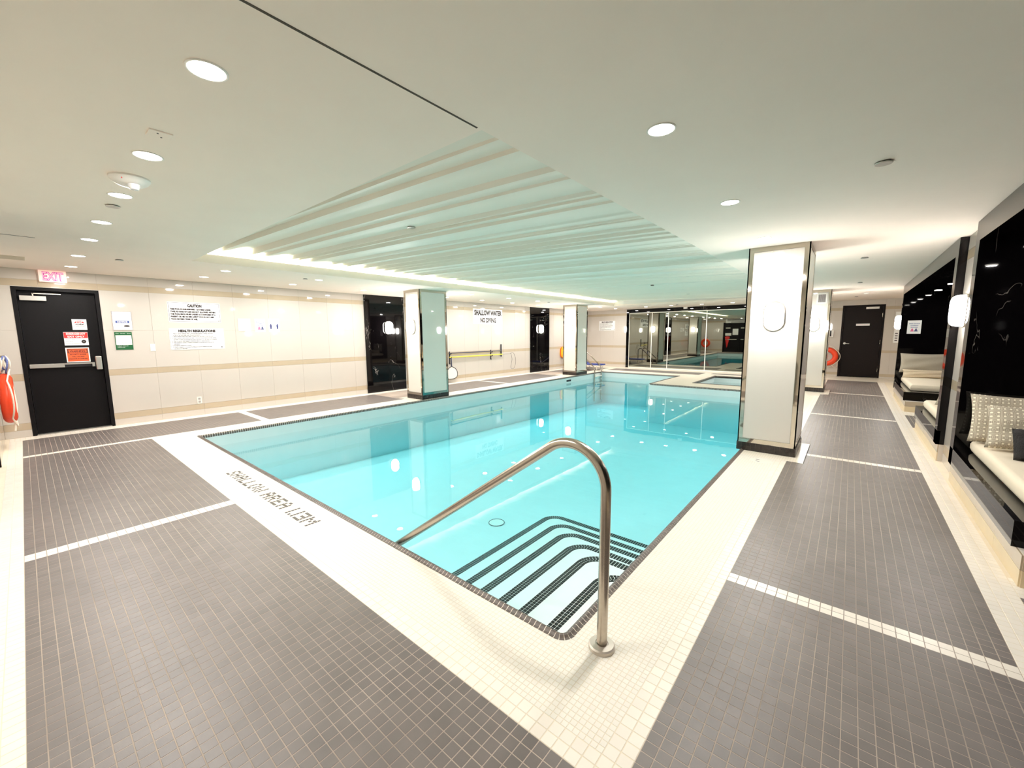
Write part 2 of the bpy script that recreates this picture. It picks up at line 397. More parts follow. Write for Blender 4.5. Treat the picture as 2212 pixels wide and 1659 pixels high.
# tile fields of the deck ---------------------------------------------------
def tile_mesh(name, sx, sy, mat, h=.0022, bev=.0016):
    x, y = sx/2, sy/2
    v = [(-x,-y,-h),(x,-y,-h),(x,y,-h),(-x,y,-h),(-x+bev,-y+bev,0),(x-bev,-y+bev,0),(x-bev,y-bev,0),(-x+bev,y-bev,0)]
    f = [(4,5,6,7),(0,1,5,4),(1,2,6,5),(2,3,7,6),(3,0,4,7)]
    me = bpy.data.meshes.new(name); me.from_pydata(v, [], f); me.materials.append(mat); me.update(); return me
TV = None
class Field:
    """collects tile centres of one size; the 300 that show largest become parts, the rest one stuff part"""
    def __init__(s, name, pitch, gap, mat, parent, limit=300, h=.0010, bev=.0008, z=0.0):
        s.name, s.p, s.g, s.mat, s.parent, s.limit, s.h, s.bev, s.z = name, pitch, gap, mat, parent, limit, h, bev, z; s.c = []
    def rect(s, x0, x1, y0, y1, skip=None):
        nx = max(1, round((x1-x0)/s.p)); ny = max(1, round((y1-y0)/s.p)); px, py = (x1-x0)/nx, (y1-y0)/ny
        for i in range(nx):
            for j in range(ny):
                c = (x0+(i+.5)*px, y0+(j+.5)*py)
                if skip and skip(*c): continue
                s.c.append((c[0], c[1], px, py))
    def build(s):
        c = np.array(s.c); sc = []
        for x, y, px, py in s.c:
            q = project((x, y, s.z))
            if q is None or not (-10 < q[0] < 2222 and -10 < q[1] < 1669): sc.append(0); continue
            sc.append(1.0/q[2]**3)
        order = np.argsort(-np.array(sc), kind='stable')
        near, far = order[:s.limit], order[s.limit:]
        cache = {}
        for k in near:
            x, y, px, py = s.c[k]; key = (round(px, 4), round(py, 4))
            if key not in cache: cache[key] = tile_mesh(s.name, px-s.g, py-s.g, s.mat, s.h, s.bev)
            o = bpy.data.objects.new(s.name, cache[key]); COL.objects.link(o); o.parent = s.parent; o.location = (x, y, s.z)
        if len(far):
            F = c[far]; n = len(F); hx = (F[:, 2]-s.g)/2; hy = (F[:, 3]-s.g)/2; b = s.bev
            V = np.zeros((n, 8, 3)); sg = [(-1,-1),(1,-1),(1,1),(-1,1)]
            for i, (a, e) in enumerate(sg):
                V[:, i, 0] = F[:, 0]+a*hx; V[:, i, 1] = F[:, 1]+e*hy; V[:, i, 2] = s.z-s.h
                V[:, i+4, 0] = F[:, 0]+a*(hx-b); V[:, i+4, 1] = F[:, 1]+e*(hy-b); V[:, i+4, 2] = s.z
            Q = np.array([(4,5,6,7),(0,1,5,4),(1,2,6,5),(2,3,7,6),(3,0,4,7)])
            idx = (Q[None]+8*np.arange(n)[:, None, None]).reshape(-1)
            me = bpy.data.meshes.new(s.name+'_field')
            me.vertices.add(n*8); me.vertices.foreach_set('co', V.reshape(-1)); me.loops.add(n*20); me.loops.foreach_set('vertex_index', idx.astype(np.int32))
            me.polygons.add(n*5); me.polygons.foreach_set('loop_start', (np.arange(n*5)*4).astype(np.int32))
            me.polygons.foreach_set('use_smooth', [False]*(n*5)); me.materials.append(s.mat); me.update(calc_edges=True); me.validate()
            o = bpy.data.objects.new(s.name+'_field', me); COL.objects.link(o); o.parent = s.parent; o['kind'] = 'stuff'

XD, XE = .461, 1.585                     # dark corridor beside the benches
YDN, YB = -.444, -1.627                  # dark field along the wall behind the camera
LX0, LX1 = -8.0, -6.79                   # dark field along the exit wall
dark = Field('deck_tile', .0489, .0030, M['dark_tile'], floor)
bord = Field('border_tile', .0489, .0030, M['white_tile'], floor)
mos = Field('mosaic_tile', .0245, .0018, M['mosaic'], floor, h=.0010, bev=.0007)
P3P = (-.2, .62, 3.90, 4.92)             # white tiling round the bench side pillars
P4P = (-.2, .62, 10.34, 11.29)
def in_patch(x, y):
    return (x < .62 and (3.90 < y < 4.92 or 10.34 < y < 11.40)) or (x < -6.8 and x > -7.03 and (3.95 < y < 5.03 or 10.44 < y < 11.6))
SR = [1.031, 4.307, 7.39, 10.72]         # cross strips of the corridor (each two tiles)
ST = .098
ys = [YB] + [v for s_ in SR for v in (s_, s_+ST)] + [14.08]
for a, b in zip(ys[0::2], ys[1::2]): dark.rect(XD, XE, a, b, in_patch)
for s_ in SR: bord.rect(XD, XE, s_, s_+ST, in_patch)
SN = [-3.223, -6.783]                    # cross strips of the near field
dark.rect(SN[0]+ST+.02, .362, YB, YDN); dark.rect(SN[1]+ST, SN[0], YB, YDN)
bord.rect(SN[0], SN[0]+.12, YB, YDN); bord.rect(SN[1], SN[1]+ST, YB, YDN)
bord.rect(.362, .461, YB, YDN)
SL = [1.02, 4.44, 7.52, 10.88]           # cross strips beside the exit wall
SLW = .12
ys = [YB] + [v for s_ in SL for v in (s_, s_+SLW)] + [14.2]
for a, b in zip(ys[0::2], ys[1::2]): dark.rect(LX0, LX1, a, b, in_patch)
for s_ in SL: bord.rect(LX0, LX1, s_, s_+SLW, in_patch)
dark.rect(-6.5, -3.03, 13.33, 14.2); dark.rect(-2.78, .36, 13.84, 14.2)
bord.rect(.62, XE, 14.08, 14.18)
# borders against the walls
bord.rect(LX0, XE, YB-.12, YB); bord.rect(LX0-.27, LX0, YB-.12, 14.2); bord.rect(XE, 1.735, YB-.12, 14.08)
dark.rect(1.735, 2.70, 7.0, 8.20); dark.rect(1.735, 2.70, .2, 1.86)
bord.rect(1.735, 2.70, 8.2, 8.72); bord.rect(1.735, 2.70, 1.86, 2.1)
# two rows of white border next to the pool mosaic
bord.rect(.362, XD, YDN+.0, 9.98, lambda x, y: 3.90 < y < 4.92)
bord.rect(-6.69, .362, YDN, YDN+.098)
bord.rect(-6.79, -6.69, YDN, 12.6)
def glyphs():
    G = {'S': '.###|#...|.##.|...#|###.', 'H': '#..#|#..#|####|#..#|#..#', 'A': '.##.|#..#|####|#..#|#..#', 'L': '#...|#...|#...|#...|####',
         'O': '.##.|#..#|#..#|#..#|.##.', 'W': '#...#|#...#|#.#.#|#.#.#|.#.#.', 'R': '###.|#..#|###.|#.#.|#..#', 'E': '####|#...|###.|#...|####',
         '1': '#|#|#|#|#', '.': '.|.|.|.|#', '3': '####|...#|.###|...#|####', 'M': '#...#|##.##|#.#.#|#...#|#...#', ' ': '...|...|...|...|...'}
    cells = []; c = 0
    for ch in 'SHALLOW AREA 1.13M':
        rows = G[ch].split('|')
        for r, row in enumerate(rows):
            for k, q in enumerate(row):
                if q == '#': cells.append((c+k, r))
        c += len(rows[0]) + (1 if ch != ' ' else 0)
    return cells
pm = .0245
NXM = round((.362+6.69)/pm); pxm = (.362+6.69)/NXM; pym = (.346)/14
i0 = round((-4.105+6.69)/pxm)
LET = set((i0+c, 5+r) for c, r in glyphs())          # rows counted from the coping outwards
let = Field('letter_tile', .0245, .0022, M['letter_tile'], floor, h=.0022, bev=.001)
def near_m(x, y):
    i = int((x+6.69)/pxm); r = int((-y)/pym)
    return (i, r) in LET
mx0 = -6.69+round((-5.2+6.69)/pxm)*pxm
mos.rect(mx0, .362, -.346, 0.0, lambda x, y: near_m(x, y))
for (i, r) in LET: let.c.append((-6.69+(i+.5)*pxm, -(r+.5)*pym, pxm, pym))
mos.rect(0.0, .362, 0.0, 3.90)
for F_ in (dark, bord, mos, let): F_.build()
# mosaic too far away to tell apart
fm = MB()
fm.box(-6.69, mx0, -.346, 0, ZG-.004, 0); fm.box(-6.69, PX0, 0, PY1, ZG-.004, 0); fm.box(0, .62, 3.90, 4.92, ZG-.004, 0); fm.box(0, .362, 4.92, PYS, ZG-.004, 0)
fm.box(PXS, TUB[0], PYS, PY1, ZG-.004, 0); fm.box(TUB[0], TUB[1], PYS, TUB[2], ZG-.004, 0); fm.box(TUB[1], .46, PYS, 13.84, ZG-.004, 0); fm.box(.46, .62, 10.34, 11.29, ZG-.004, 0)
fm.box(-6.79, TUB[0], PY1, 13.33, ZG-.004, 0); fm.box(-3.03, -2.78, 13.33, 14.2, ZG-.004, 0); fm.box(-2.78, .36, 13.3, 13.84, ZG-.004, 0); fm.box(-6.79, -6.5, 13.33, 14.2, ZG-.004, 0)
fm.box(-8.27, 3, 14.2, 15.46, ZG-.004, 0); fm.box(-7.03, -6.79, 3.95, 5.03, ZG-.004, 0); fm.box(-7.03, -6.79, 10.44, 11.6, ZG-.004, 0)
o = obj('mosaic_sheet', fm, M['far_mosaic'], floor); o['kind'] = 'stuff'
gd = MB()
for (x0, x1, y0, y1) in [(XD, XE, YB, 14.08), (-8.0, .362, YB, YDN), (LX0, LX1, YDN, 14.2), (-6.5, -3.03, 13.33, 14.2)]: gd.box(x0, x1, y0, y1, ZG-.004, ZG+.0002)
obj('joint_bed', gd, M['grout_dark'], floor)

# walls -----------------------------------------------------------------------
ROWS = [(0.0, .104, 'wall_tile'), (.104, .205, 'band_tile'), (.205, .825, 'wall_tile'), (.825, .925, 'band_tile'), (.925, 1.555, 'wall_tile'), (1.555, 2.185, 'wall_tile'), (2.185, 2.283, 'band_tile'), (2.283, HC, 'wall_tile')]
TCACHE = {}
def cut(r, ex):
    u0, u1, z0, z1 = r; a0, a1, b0, b1 = ex
    if a1 <= u0 or a0 >= u1 or b1 <= z0 or b0 >= z1: return [r]
    out = []
    if a0 > u0: out.append((u0, a0, z0, z1))
    if a1 < u1: out.append((a1, u1, z0, z1))
    m0, m1 = max(u0, a0), min(u1, a1)
    if b0 > z0: out.append((m0, m1, z0, b0))
    if b1 < z1: out.append((m0, m1, b1, z1))
    return [q for q in out if q[1]-q[0] > .012 and q[3]-q[2] > .012]
def wall_tiles(parent, face, plane, u0, u1, joint0, excl=(), rows=ROWS, pitch=.61):
    g, t = .0008, .0045
    k = math.floor((u0-joint0)/pitch)
    while joint0+k*pitch < u1:
        a, b = max(u0, joint0+k*pitch), min(u1, joint0+(k+1)*pitch); k += 1
        if b-a < .012: continue
        for z0, z1, mt in rows:
            rs = [(a, b, z0, z1)]
            for ex in excl: rs = [q for r in rs for q in cut(r, ex)]
            for (p0, p1, q0, q1) in rs:
                w_, h_ = p1-p0-2*g, q1-q0-2*g
                key = (face, round(w_, 3), round(h_, 3), mt)
                if key not in TCACHE:
                    b_ = .0012; x, y = w_/2, h_/2
                    mb = MB().add([(-x,-y,0),(x,-y,0),(x,y,0),(-x,y,0),(-x+b_,-y+b_,t),(x-b_,-y+b_,t),(x-b_,y-b_,t),(-x+b_,y-b_,t)], [(4,5,6,7),(0,1,5,4),(1,2,6,5),(2,3,7,6),(3,0,4,7)])
                    on_wall(mb, face, 0, 0, 0); TCACHE[key] = mb.mesh('tile', M[mt], fix=False)
                o = bpy.data.objects.new('tile', TCACHE[key]); COL.objects.link(o); o.parent = parent
                uc, zc = (p0+p1)/2, (q0+q1)/2
                o.location = {'+x': (plane-t, uc, zc), '-x': (plane+t, uc, zc), '-y': (uc, plane+t, zc), '+y': (uc, plane-t, zc)}[face]
BK = .004
# exit wall (X = XL) with the door opening
D1 = (-1.525, -.645, 0, 2.178)
wb = MB(); x0, x1 = XL-.22, XL-BK
wb.box(x0, x1, YN-.2, D1[0], 0, HC); wb.box(x0, x1, D1[1], 15.2, 0, HC); wb.box(x0, x1, D1[0], D1[1], D1[3], HC); wb.box(x0-.05, x0, D1[0]-.1, D1[1]+.1, 0, D1[3]+.1)
wall_left = struct('wall_left', wb, M['wall_grout'], 'long cream tiled wall with beige bands')
wall_tiles(wall_left, '+x', XL, YN, YF, -.045, [D1, (3.915, 5.055, 0, HC), (10.616, 11.84, 0, HC)])
# wall behind the camera
D3 = (-6.40, -4.30, 0, 2.16)
wb = MB(); wb.box(XL-.2, D3[0], YN-.2, YN-BK, 0, HC); wb.box(D3[1], 1.95, YN-.2, YN-BK, 0, HC); wb.box(D3[0], D3[1], YN-.2, YN-BK, D3[3], HC); wb.box(D3[0]-.1, D3[1]+.1, YN-.26, YN-.2, 0, HC)
wall_near = struct('wall_near', wb, M['wall_grout'], 'cream tiled wall behind the near deck')
wall_tiles(wall_near, '+y', YN, XL+.001, -3.0, XL, [D3])
# mirror wall and the wall of the service door, with the jog between them
wb = MB(); wb.box(XL-.2, -.35, YF+BK, YF+.3, 0, HC); wb.box(-.45, -.35, YF, YD+.1, 0, HC)
wall_far = struct('wall_far', wb, M['wall_grout'], 'cream tiled far wall beside the mirror')
wall_tiles(wall_far, '-y', YF, XL+.001, -6.45, XL+.02)
D2 = (.65, 1.665, 0, 2.27)
wb = MB(); y0, y1 = YD+BK, YD+.25
wb.box(-.45, D2[0], y0, y1, 0, 2.9); wb.box(D2[1], 2.7, y0, y1, 0, 2.9); wb.box(D2[0], D2[1], y0, y1, D2[3], 2.9); wb.box(D2[0]-.1, D2[1]+.1, y1, y1+.05, 0, D2[3]+.1)
wall_end = struct('wall_end', wb, M['wall_grout'], 'cream tiled end wall round the brown service door')
RE = [(0.0, .05, 'wall_tile'), (.05, .135, 'band_tile'), (.135, .785, 'wall_tile'), (.785, .865, 'band_tile'), (.865, 1.5, 'wall_tile'), (1.5, 2.115, 'wall_tile'), (2.115, 2.205, 'band_tile'), (2.205, HC, 'wall_tile')]
wall_tiles(wall_end, '-y', YD, -.35, 2.4, .04, [D2], RE)
# bench side: tiled piers between the marble booths
for y0_, y1_, lab in ((4.165, 4.94, 'cream tiled pier with a sconce between the two booths'), (11.03, 11.85, 'cream tiled pier beyond the far booth')):
    pier = struct('wall_pier', MB().box(XR+BK, 2.74, y0_, y1_, 0, HC), M['wall_grout'], lab)
    wall_tiles(pier, '-x', XR, y0_, y1_, y0_-.22)
wall_right = struct('wall_right', MB().box(2.75, 2.9, YN-.2, YD+.2, 0, HC), M['wall_grout'], 'back wall behind the booths')
struct('wall_corner', MB().box(1.95, 2.75, YN-.2, YN-.12, 0, HC), M['wall_grout'], 'short wall behind the nearest booth')

# ceiling with the pleated recess ----------------------------------------------
RX0, RX1, RY0, RY1 = -5.80, -.525, .03, 12.40
cb = MB(); c0, c1 = HC, HC+.04
cb.box(-8.6, 3, -2.1, RY0, c0, c1); cb.box(-8.6, 3, RY1, 15.8, c0, c1); cb.box(-8.6, RX0, RY0, RY1, c0, c1); cb.box(RX1, 3, RY0, RY1, c0, c1)
ceiling = struct('ceiling', cb, M['ceiling'], 'flat cream ceiling with a pleated recess over the pool')
jb = MB(); jb.box(-.531, -.521, YN, .0, HC-.0015, HC+.002)
obj('control_joint', jb, M['slot'], ceiling)
LIP = 2.546
obj('cove_lip', MB().box(RX0-.03, RX0, RY0-.02, RY1+.02, HC+.039, LIP), M['ceiling'], ceiling)
obj('cove_shelf', MB().box(-6.17, RX0-.03, RY0-.02, RY1+.02, HC+.041, HC+.050), M['white_paint'], ceiling)
cv = MB(); cv.box(-6.19, -6.17, RY0-.05, RY1+.05, HC+.041, HC+.40); cv.box(-6.19, RX1+.05, RY0-.05, RY0-.02, HC+.041, HC+.45); cv.box(-6.19, RX1+.05, RY1+.02, RY1+.05, HC+.041, HC+.45); cv.box(RX1+.02, RX1+.05, RY0, RY1, HC+.041, HC+.2)
obj('cove_wall', cv, M['white_paint'], ceiling)
lb = MB(); lb.box(-6.03, -5.95, RY0+.05, RY1-.05, HC+.050, HC+.062)
obj('light_strip', lb, M['led'], ceiling)
# pleats: fabric-like folds that run across the recess
prof = [(RY0-.03, .03), (RY0+.14, .035)]; y = RY0+.15
rr = random.Random(11)
while y < RY1+.02:
    wd = rr.choice([.07, .10, .13, .17, .22, .30, .36]); am = .018+.05*rr.random()*min(1, wd/.22)
    for s_ in (0.0, .12, .26, .40, .55, .70, .82, .92, .965):
        prof.append((y+wd*s_, am*(.5-.5*math.cos(PI*min(1, s_/.72))) if s_ < .93 else am*.35))
    y += wd
prof.append((RY1+.03, 0))
XS = [RX1+.03, -1.0, -1.8, -2.8, -3.8, -4.6, -5.2, -5.7, -6.18]
pv, pf = [], []
for i, (yy, zz) in enumerate(prof):
    for j, xx in enumerate(XS):
        t = (RX1+.03-xx)/(RX1+.03-XS[-1]); base = HC+.012+.165*t**.9
        pv.append((xx, yy, base+zz*(.35+.65*min(1, t*2))))
nX = len(XS)
for i in range(len(prof)-1):
    for j in range(nX-1): pf.append((i*nX+j, i*nX+j+1, (i+1)*nX+j+1, (i+1)*nX+j))
pl = obj('pleated_panel', MB().add(pv, pf), M['pleat'], ceiling, smooth=True, sharp=28)

# baseboards / skirting of the pillars comes with them
# ------------------------------------------------------------------ POOL
pool = thing('swimming_pool', 'L shaped indoor swimming pool with dark tiled rim and corner steps', 'pool', (0, 0, 0))
ci = .048
ring = [(PX1-ci, PY0+ci), (PX1-ci, PYS-ci), (PXS-ci, PYS-ci), (PXS-ci, PY1-ci), (PX0+ci, PY1-ci), (PX0+ci, PY0+ci)]
ZB0, ZB1 = -.93, -1.18
def zb(y): return ZB0+(ZB1-ZB0)*y/12.6
bs = MB()
for i in range(6):
    a, b = ring[i], ring[(i+1) % 6]
    bs.quad((*a, -.012), (*b, -.012), (*b, zb(b[1])), (*a, zb(a[1])))
bs.quad((PX0+ci, PY0+ci, zb(PY0)), (PX1-ci, PY0+ci, zb(PY0)), (PX1-ci, PYS-ci, zb(PYS)), (PX0+ci, PYS-ci, zb(PYS)))
bs.quad((PX0+ci, PYS-ci, zb(PYS)), (PXS-ci, PYS-ci, zb(PYS)), (PXS-ci, PY1-ci, zb(PY1)), (PX0+ci, PY1-ci, zb(PY1)))
me = bs.mesh('basin', M['plaster'], fix=False); basin = bpy.data.objects.new('basin', me); COL.objects.link(basin); basin.parent = pool
# rim: bullnose tiles with a raised grip
CP = .0303
cprof = [(0.0, -.004), (.0, .001), (.012, .002), (.022, .010), (.032, .012), (.041, .006), (.048, -.004), (.050, -.035), (.040, -.036)]
def coping_mesh(w0, w1, name='coping_tile'):
    v = [];
    for (d, z) in cprof:
        v.append((-(w0+(w1-w0)*d/.05)/2, d, z)); v.append(((w0+(w1-w0)*d/.05)/2, d, z))
    f = [(2*i, 2*i+1, 2*i+3, 2*i+2) for i in range(len(cprof)-1)]
    n = len(cprof)
    f.append(tuple(2*i for i in range(n))); f.append(tuple(2*i+1 for i in range(n))[::-1])
    return MB().add(v, f)
cm = coping_mesh(CP-.005, CP-.005)
spots = []     # (x, y, angle) - tile's +y axis points into the pool
RC = .075
def run(a, b, inward, s0, s1):
    L_ = math.hypot(b[0]-a[0], b[1]-a[1]); n = int((L_-s0-s1)/CP)
    for k in range(n):
        t = (s0+(k+.5)*(L_-s0-s1)/n)/L_
        spots.append((a[0]+(b[0]-a[0])*t, a[1]+(b[1]-a[1])*t, math.atan2(inward[1], inward[0])-PI/2))
P_ = [(PX1, PY0), (PX1, PYS), (PXS, PYS), (PXS, PY1), (PX0, PY1), (PX0, PY0)]
run(P_[0], P_[1], (-1, 0), RC, 0); run(P_[1], P_[2], (0, -1), 0, 0); run(P_[2], P_[3], (-1, 0), 0, 0); run(P_[3], P_[4], (0, -1), 0, 0); run(P_[4], P_[5], (1, 0), 0, 0); run(P_[5], P_[0], (0, 1), 0, RC)
spots_s = sorted(spots, key=lambda s: (lambda q: 1e9 if q is None or not (0 < q[0] < 2212 and 0 < q[1] < 1659) else q[2])(project((s[0], s[1], 0))))
cmesh = cm.mesh('coping_tile', M['coping'])
for (x, y, a) in spots_s[:296]:
    o = bpy.data.objects.new('coping_tile', cmesh); COL.objects.link(o); o.parent = pool; o.location = (x, y, 0); o.rotation_euler = (0, 0, a)
far = MB()
for (x, y, a) in spots_s[296:]:
    c_, s_ = math.cos(a), math.sin(a); far.add([(x+c_*p[0]-s_*p[1], y+s_*p[0]+c_*p[1], p[2]) for p in cm.v], cm.f)
obj('coping_run', far, M['coping'], pool, kind='stuff')
# four wedge tiles round the near corner
for k in range(4):
    a = PI*1.5+ (k+.5)*PI/8; wd = RC*PI/8
    mb = coping_mesh(wd-.005, max(.008, (RC-.05)*PI/8))
    ang = a+PI/2; c_, s_ = math.cos(ang), math.sin(ang); cx_, cy_ = PX1-RC+RC*math.cos(a), PY0+RC+RC*math.sin(a)
    mb.map(lambda x, y, z: (cx_+c_*x-s_*y, cy_+s_*x+c_*y, z)); obj('coping_tile', mb, M['coping'], pool)
# pale joint bed under the rim, a millimetre or two below the tiles
jprof = [(.0, -.004), (.003, -.0012), (.012, .0004), (.022, .0080), (.032, .0100), (.0400, .0045), (.0465, -.005), (.0478, -.034)]
jb = MB()
def strip(a, b, inw):
    n_ = len(jprof); o_ = len(jb.v)
    for p in (a, b):
        for (d, z) in jprof: jb.v.append((p[0]+inw[0]*d, p[1]+inw[1]*d, z))
    for q_ in range(n_-1): jb.f.append((o_+q_, o_+q_+1, o_+n_+q_+1, o_+n_+q_))
for a, b, inw in [((PX1, RC), (PX1, PYS), (-1, 0)), ((PX1, PYS), (PXS, PYS), (0, -1)), ((PXS, PYS), (PXS, PY1), (-1, 0)), ((PXS, PY1), (PX0, PY1), (0, -1)), ((PX0, PY1), (PX0, PY0), (1, 0)), ((PX0, PY0), (PX1-RC, PY0), (0, 1))]: strip(a, b, inw)
pts = [(PX1-RC+RC*math.cos(PI*1.5+k*PI/16), PY0+RC+RC*math.sin(PI*1.5+k*PI/16)) for k in range(9)]
o_ = len(jb.v); n_ = len(jprof)
for k in range(9):
    c_, s_ = math.cos(PI*1.5+k*PI/16), math.sin(PI*1.5+k*PI/16)
    for (d, z) in jprof: jb.v.append((PX1-RC+(RC-d)*c_, PY0+RC+(RC-d)*s_, z))
for k in range(8):
    for q_ in range(n_-1): jb.f.append((o_+k*n_+q_, o_+k*n_+q_+1, o_+(k+1)*n_+q_+1, o_+(k+1)*n_+q_))
obj('rim_joint', jb, M['white_tile'], pool)
cr = MB(); cr.prism([(PX1, PY0)] + pts[::-1], -.03, -.0005); obj('rim_corner', cr, M['mosaic'], pool)
# corner steps (L shaped, rounded), treads edged with three rows of black mosaic
NB = Field('nosing_tile', .0245, .0040, M['nosing'], pool, limit=0)
nos = []
depth = [.205, .315, .45, .565, .68, .78]
SX, SY, TR = .30, .995, .302
for k in range(6):
    a_, b_ = SX+TR*k, SY+.308*k; R_ = .20; d = depth[k]
    poly = [(PX1-ci+.02, PY0+ci-.02), (PX1-ci+.02, b_)]
    arc = [(-a_+R_+R_*math.cos(PI/2+q*PI/2/8), b_-R_+R_*math.sin(PI/2+q*PI/2/8)) for q in range(9)]
    poly += arc + [(-a_, PY0+ci-.02)]
    obj('step', MB().prism(poly, -1.0, -d), M['plaster'], pool)
    for r in range(3):
        off = .004+(r+.5)*.0245; rad = R_-off
        pth = []
        L1 = (b_-R_)-(PY0+ci); n1 = int(L1/.0245)
        for q in range(n1): pth.append((-a_+off, b_-R_-(q+.5)*L1/n1, 0.0))
        n2 = max(3, round(rad*PI/2/.0245))
        for q in range(n2):
            th = PI-(q+.5)*PI/2/n2; pth.append((-a_+R_+rad*math.cos(th), b_-R_+rad*math.sin(th), th))
        L3 = (PX1-ci)-(-a_+R_); n3 = int(L3/.0245)
        for q in range(n3): pth.append((-a_+R_+(q+.5)*L3/n3, b_-off, PI/2))
        for (x, y, th) in pth: nos.append((x, y, -d+.0025, th))
nm = tile_mesh('nosing_tile', .0213, .0213, M['nosing'], .003, .001)
def npx(t):
    q = project(t[:3]); return 1e9 if q is None or not (0 < q[0] < 2212 and 0 < q[1] < 1659) or (t[0] > -.02) else q[2]
nos.sort(key=npx)
for (x, y, z, th) in nos[:300]:
    o = bpy.data.objects.new('nosing_tile', nm); COL.objects.link(o); o.parent = pool; o.location = (x, y, z); o.rotation_euler = (0, 0, th)
fmb = MB(); hh = .0213/2
for (x, y, z, th) in nos[300:]:
    c_, s_ = math.cos(th), math.sin(th)
    fmb.add([(x+c_*p[0]-s_*p[1], y+s_*p[0]+c_*p[1], z+p[2]) for p in [(-hh,-hh,-.003),(hh,-hh,-.003),(hh,hh,-.003),(-hh,hh,-.003),(-hh+.001,-hh+.001,0),(hh-.001,-hh+.001,0),(hh-.001,hh-.001,0),(-hh+.001,hh-.001,0)]],
            [(4,5,6,7),(0,1,5,4),(1,2,6,5),(2,3,7,6),(3,0,4,7)])
obj('nosing_run', fmb, M['nosing'], pool, kind='stuff')
# floor drain and skimmer mouth
dz = zb(2.1)
obj('drain_cover', MB().lathe([(.0, dz+.004), (.085, dz+.006), (.098, dz+.004), (.10, dz-.002)], 28, (-2.43, 2.20, 0)), M['white_plastic'], pool)
obj('drain_ring', MB().tube([(-2.43+.10*math.cos(2*PI*k/28), 2.20+.10*math.sin(2*PI*k/28), dz+.004) for k in range(28)], .005, 6, closed=True), M['grey_ink'], pool)
sk = MB(); sk.box(PX0+ci-.004, PX0+ci+.004, 10.0, 10.28, -.155, -.095); obj('skimmer_mouth', sk, M['dark_plastic'], pool)
# water
wt = MB(); e_ = ci-.012
wr = [(PX1-e_, PY0+e_), (PX1-e_, PYS-e_), (PXS-e_, PYS-e_), (PXS-e_, PY1-e_), (PX0+e_, PY1-e_), (PX0+e_, PY0+e_)]
wt.prism(wr, -1.4, WL)
water = obj('pool_water', wt, M['water']); tag(water, 'still turquoise water filling the swimming pool, mirroring the lamps', 'water', kind='stuff')

# ------------------------------------------------------------------ hot tub in the far peninsula
tub = thing('hot_tub', 'small square hot tub sunk in the far white deck', 'hot tub', (TUB[0], TUB[2], 0))
tb = MB(); a0, a1, b0, b1 = TUB
for (p, q) in [((a0, b0), (a1, b0)), ((a1, b0), (a1, b1)), ((a1, b1), (a0, b1)), ((a0, b1), (a0, b0))]:
    tb.quad((*p, -.004), (*q, -.004), (*q, -.8), (*p, -.8))
tb.quad((a0, b0, -.8), (a1, b0, -.8), (a1, b1, -.8), (a0, b1, -.8))
obj('basin', tb, M['plaster'], tub)
rb = MB()
for (x0_, x1_, y0_, y1_) in [(a0-.01, a1+.01, b0-.01, b0+.045), (a0-.01, a1+.01, b1-.045, b1+.01), (a0-.01, a0+.045, b0, b1), (a1-.045, a1+.01, b0, b1)]: rb.box(x0_, x1_, y0_, y1_, -.03, .009)
obj('rim', rb, M['coping'], tub)
bn = MB(); bn.box(a0, a1, b0, b0+.4, -.8, -.42); bn.box(a0, a0+.4, b0, b1, -.8, -.42); obj('bench', bn, M['plaster'], tub)
tw = MB(); tw.prism([(a0+.004, b0+.004), (a1-.004, b0+.004), (a1-.004, b1-.004), (a0+.004, b1-.004)], -.79, -.20)
tag(obj('tub_water', tw, M['water']), 'shallow pale water inside the sunken hot tub', 'water', kind='stuff')

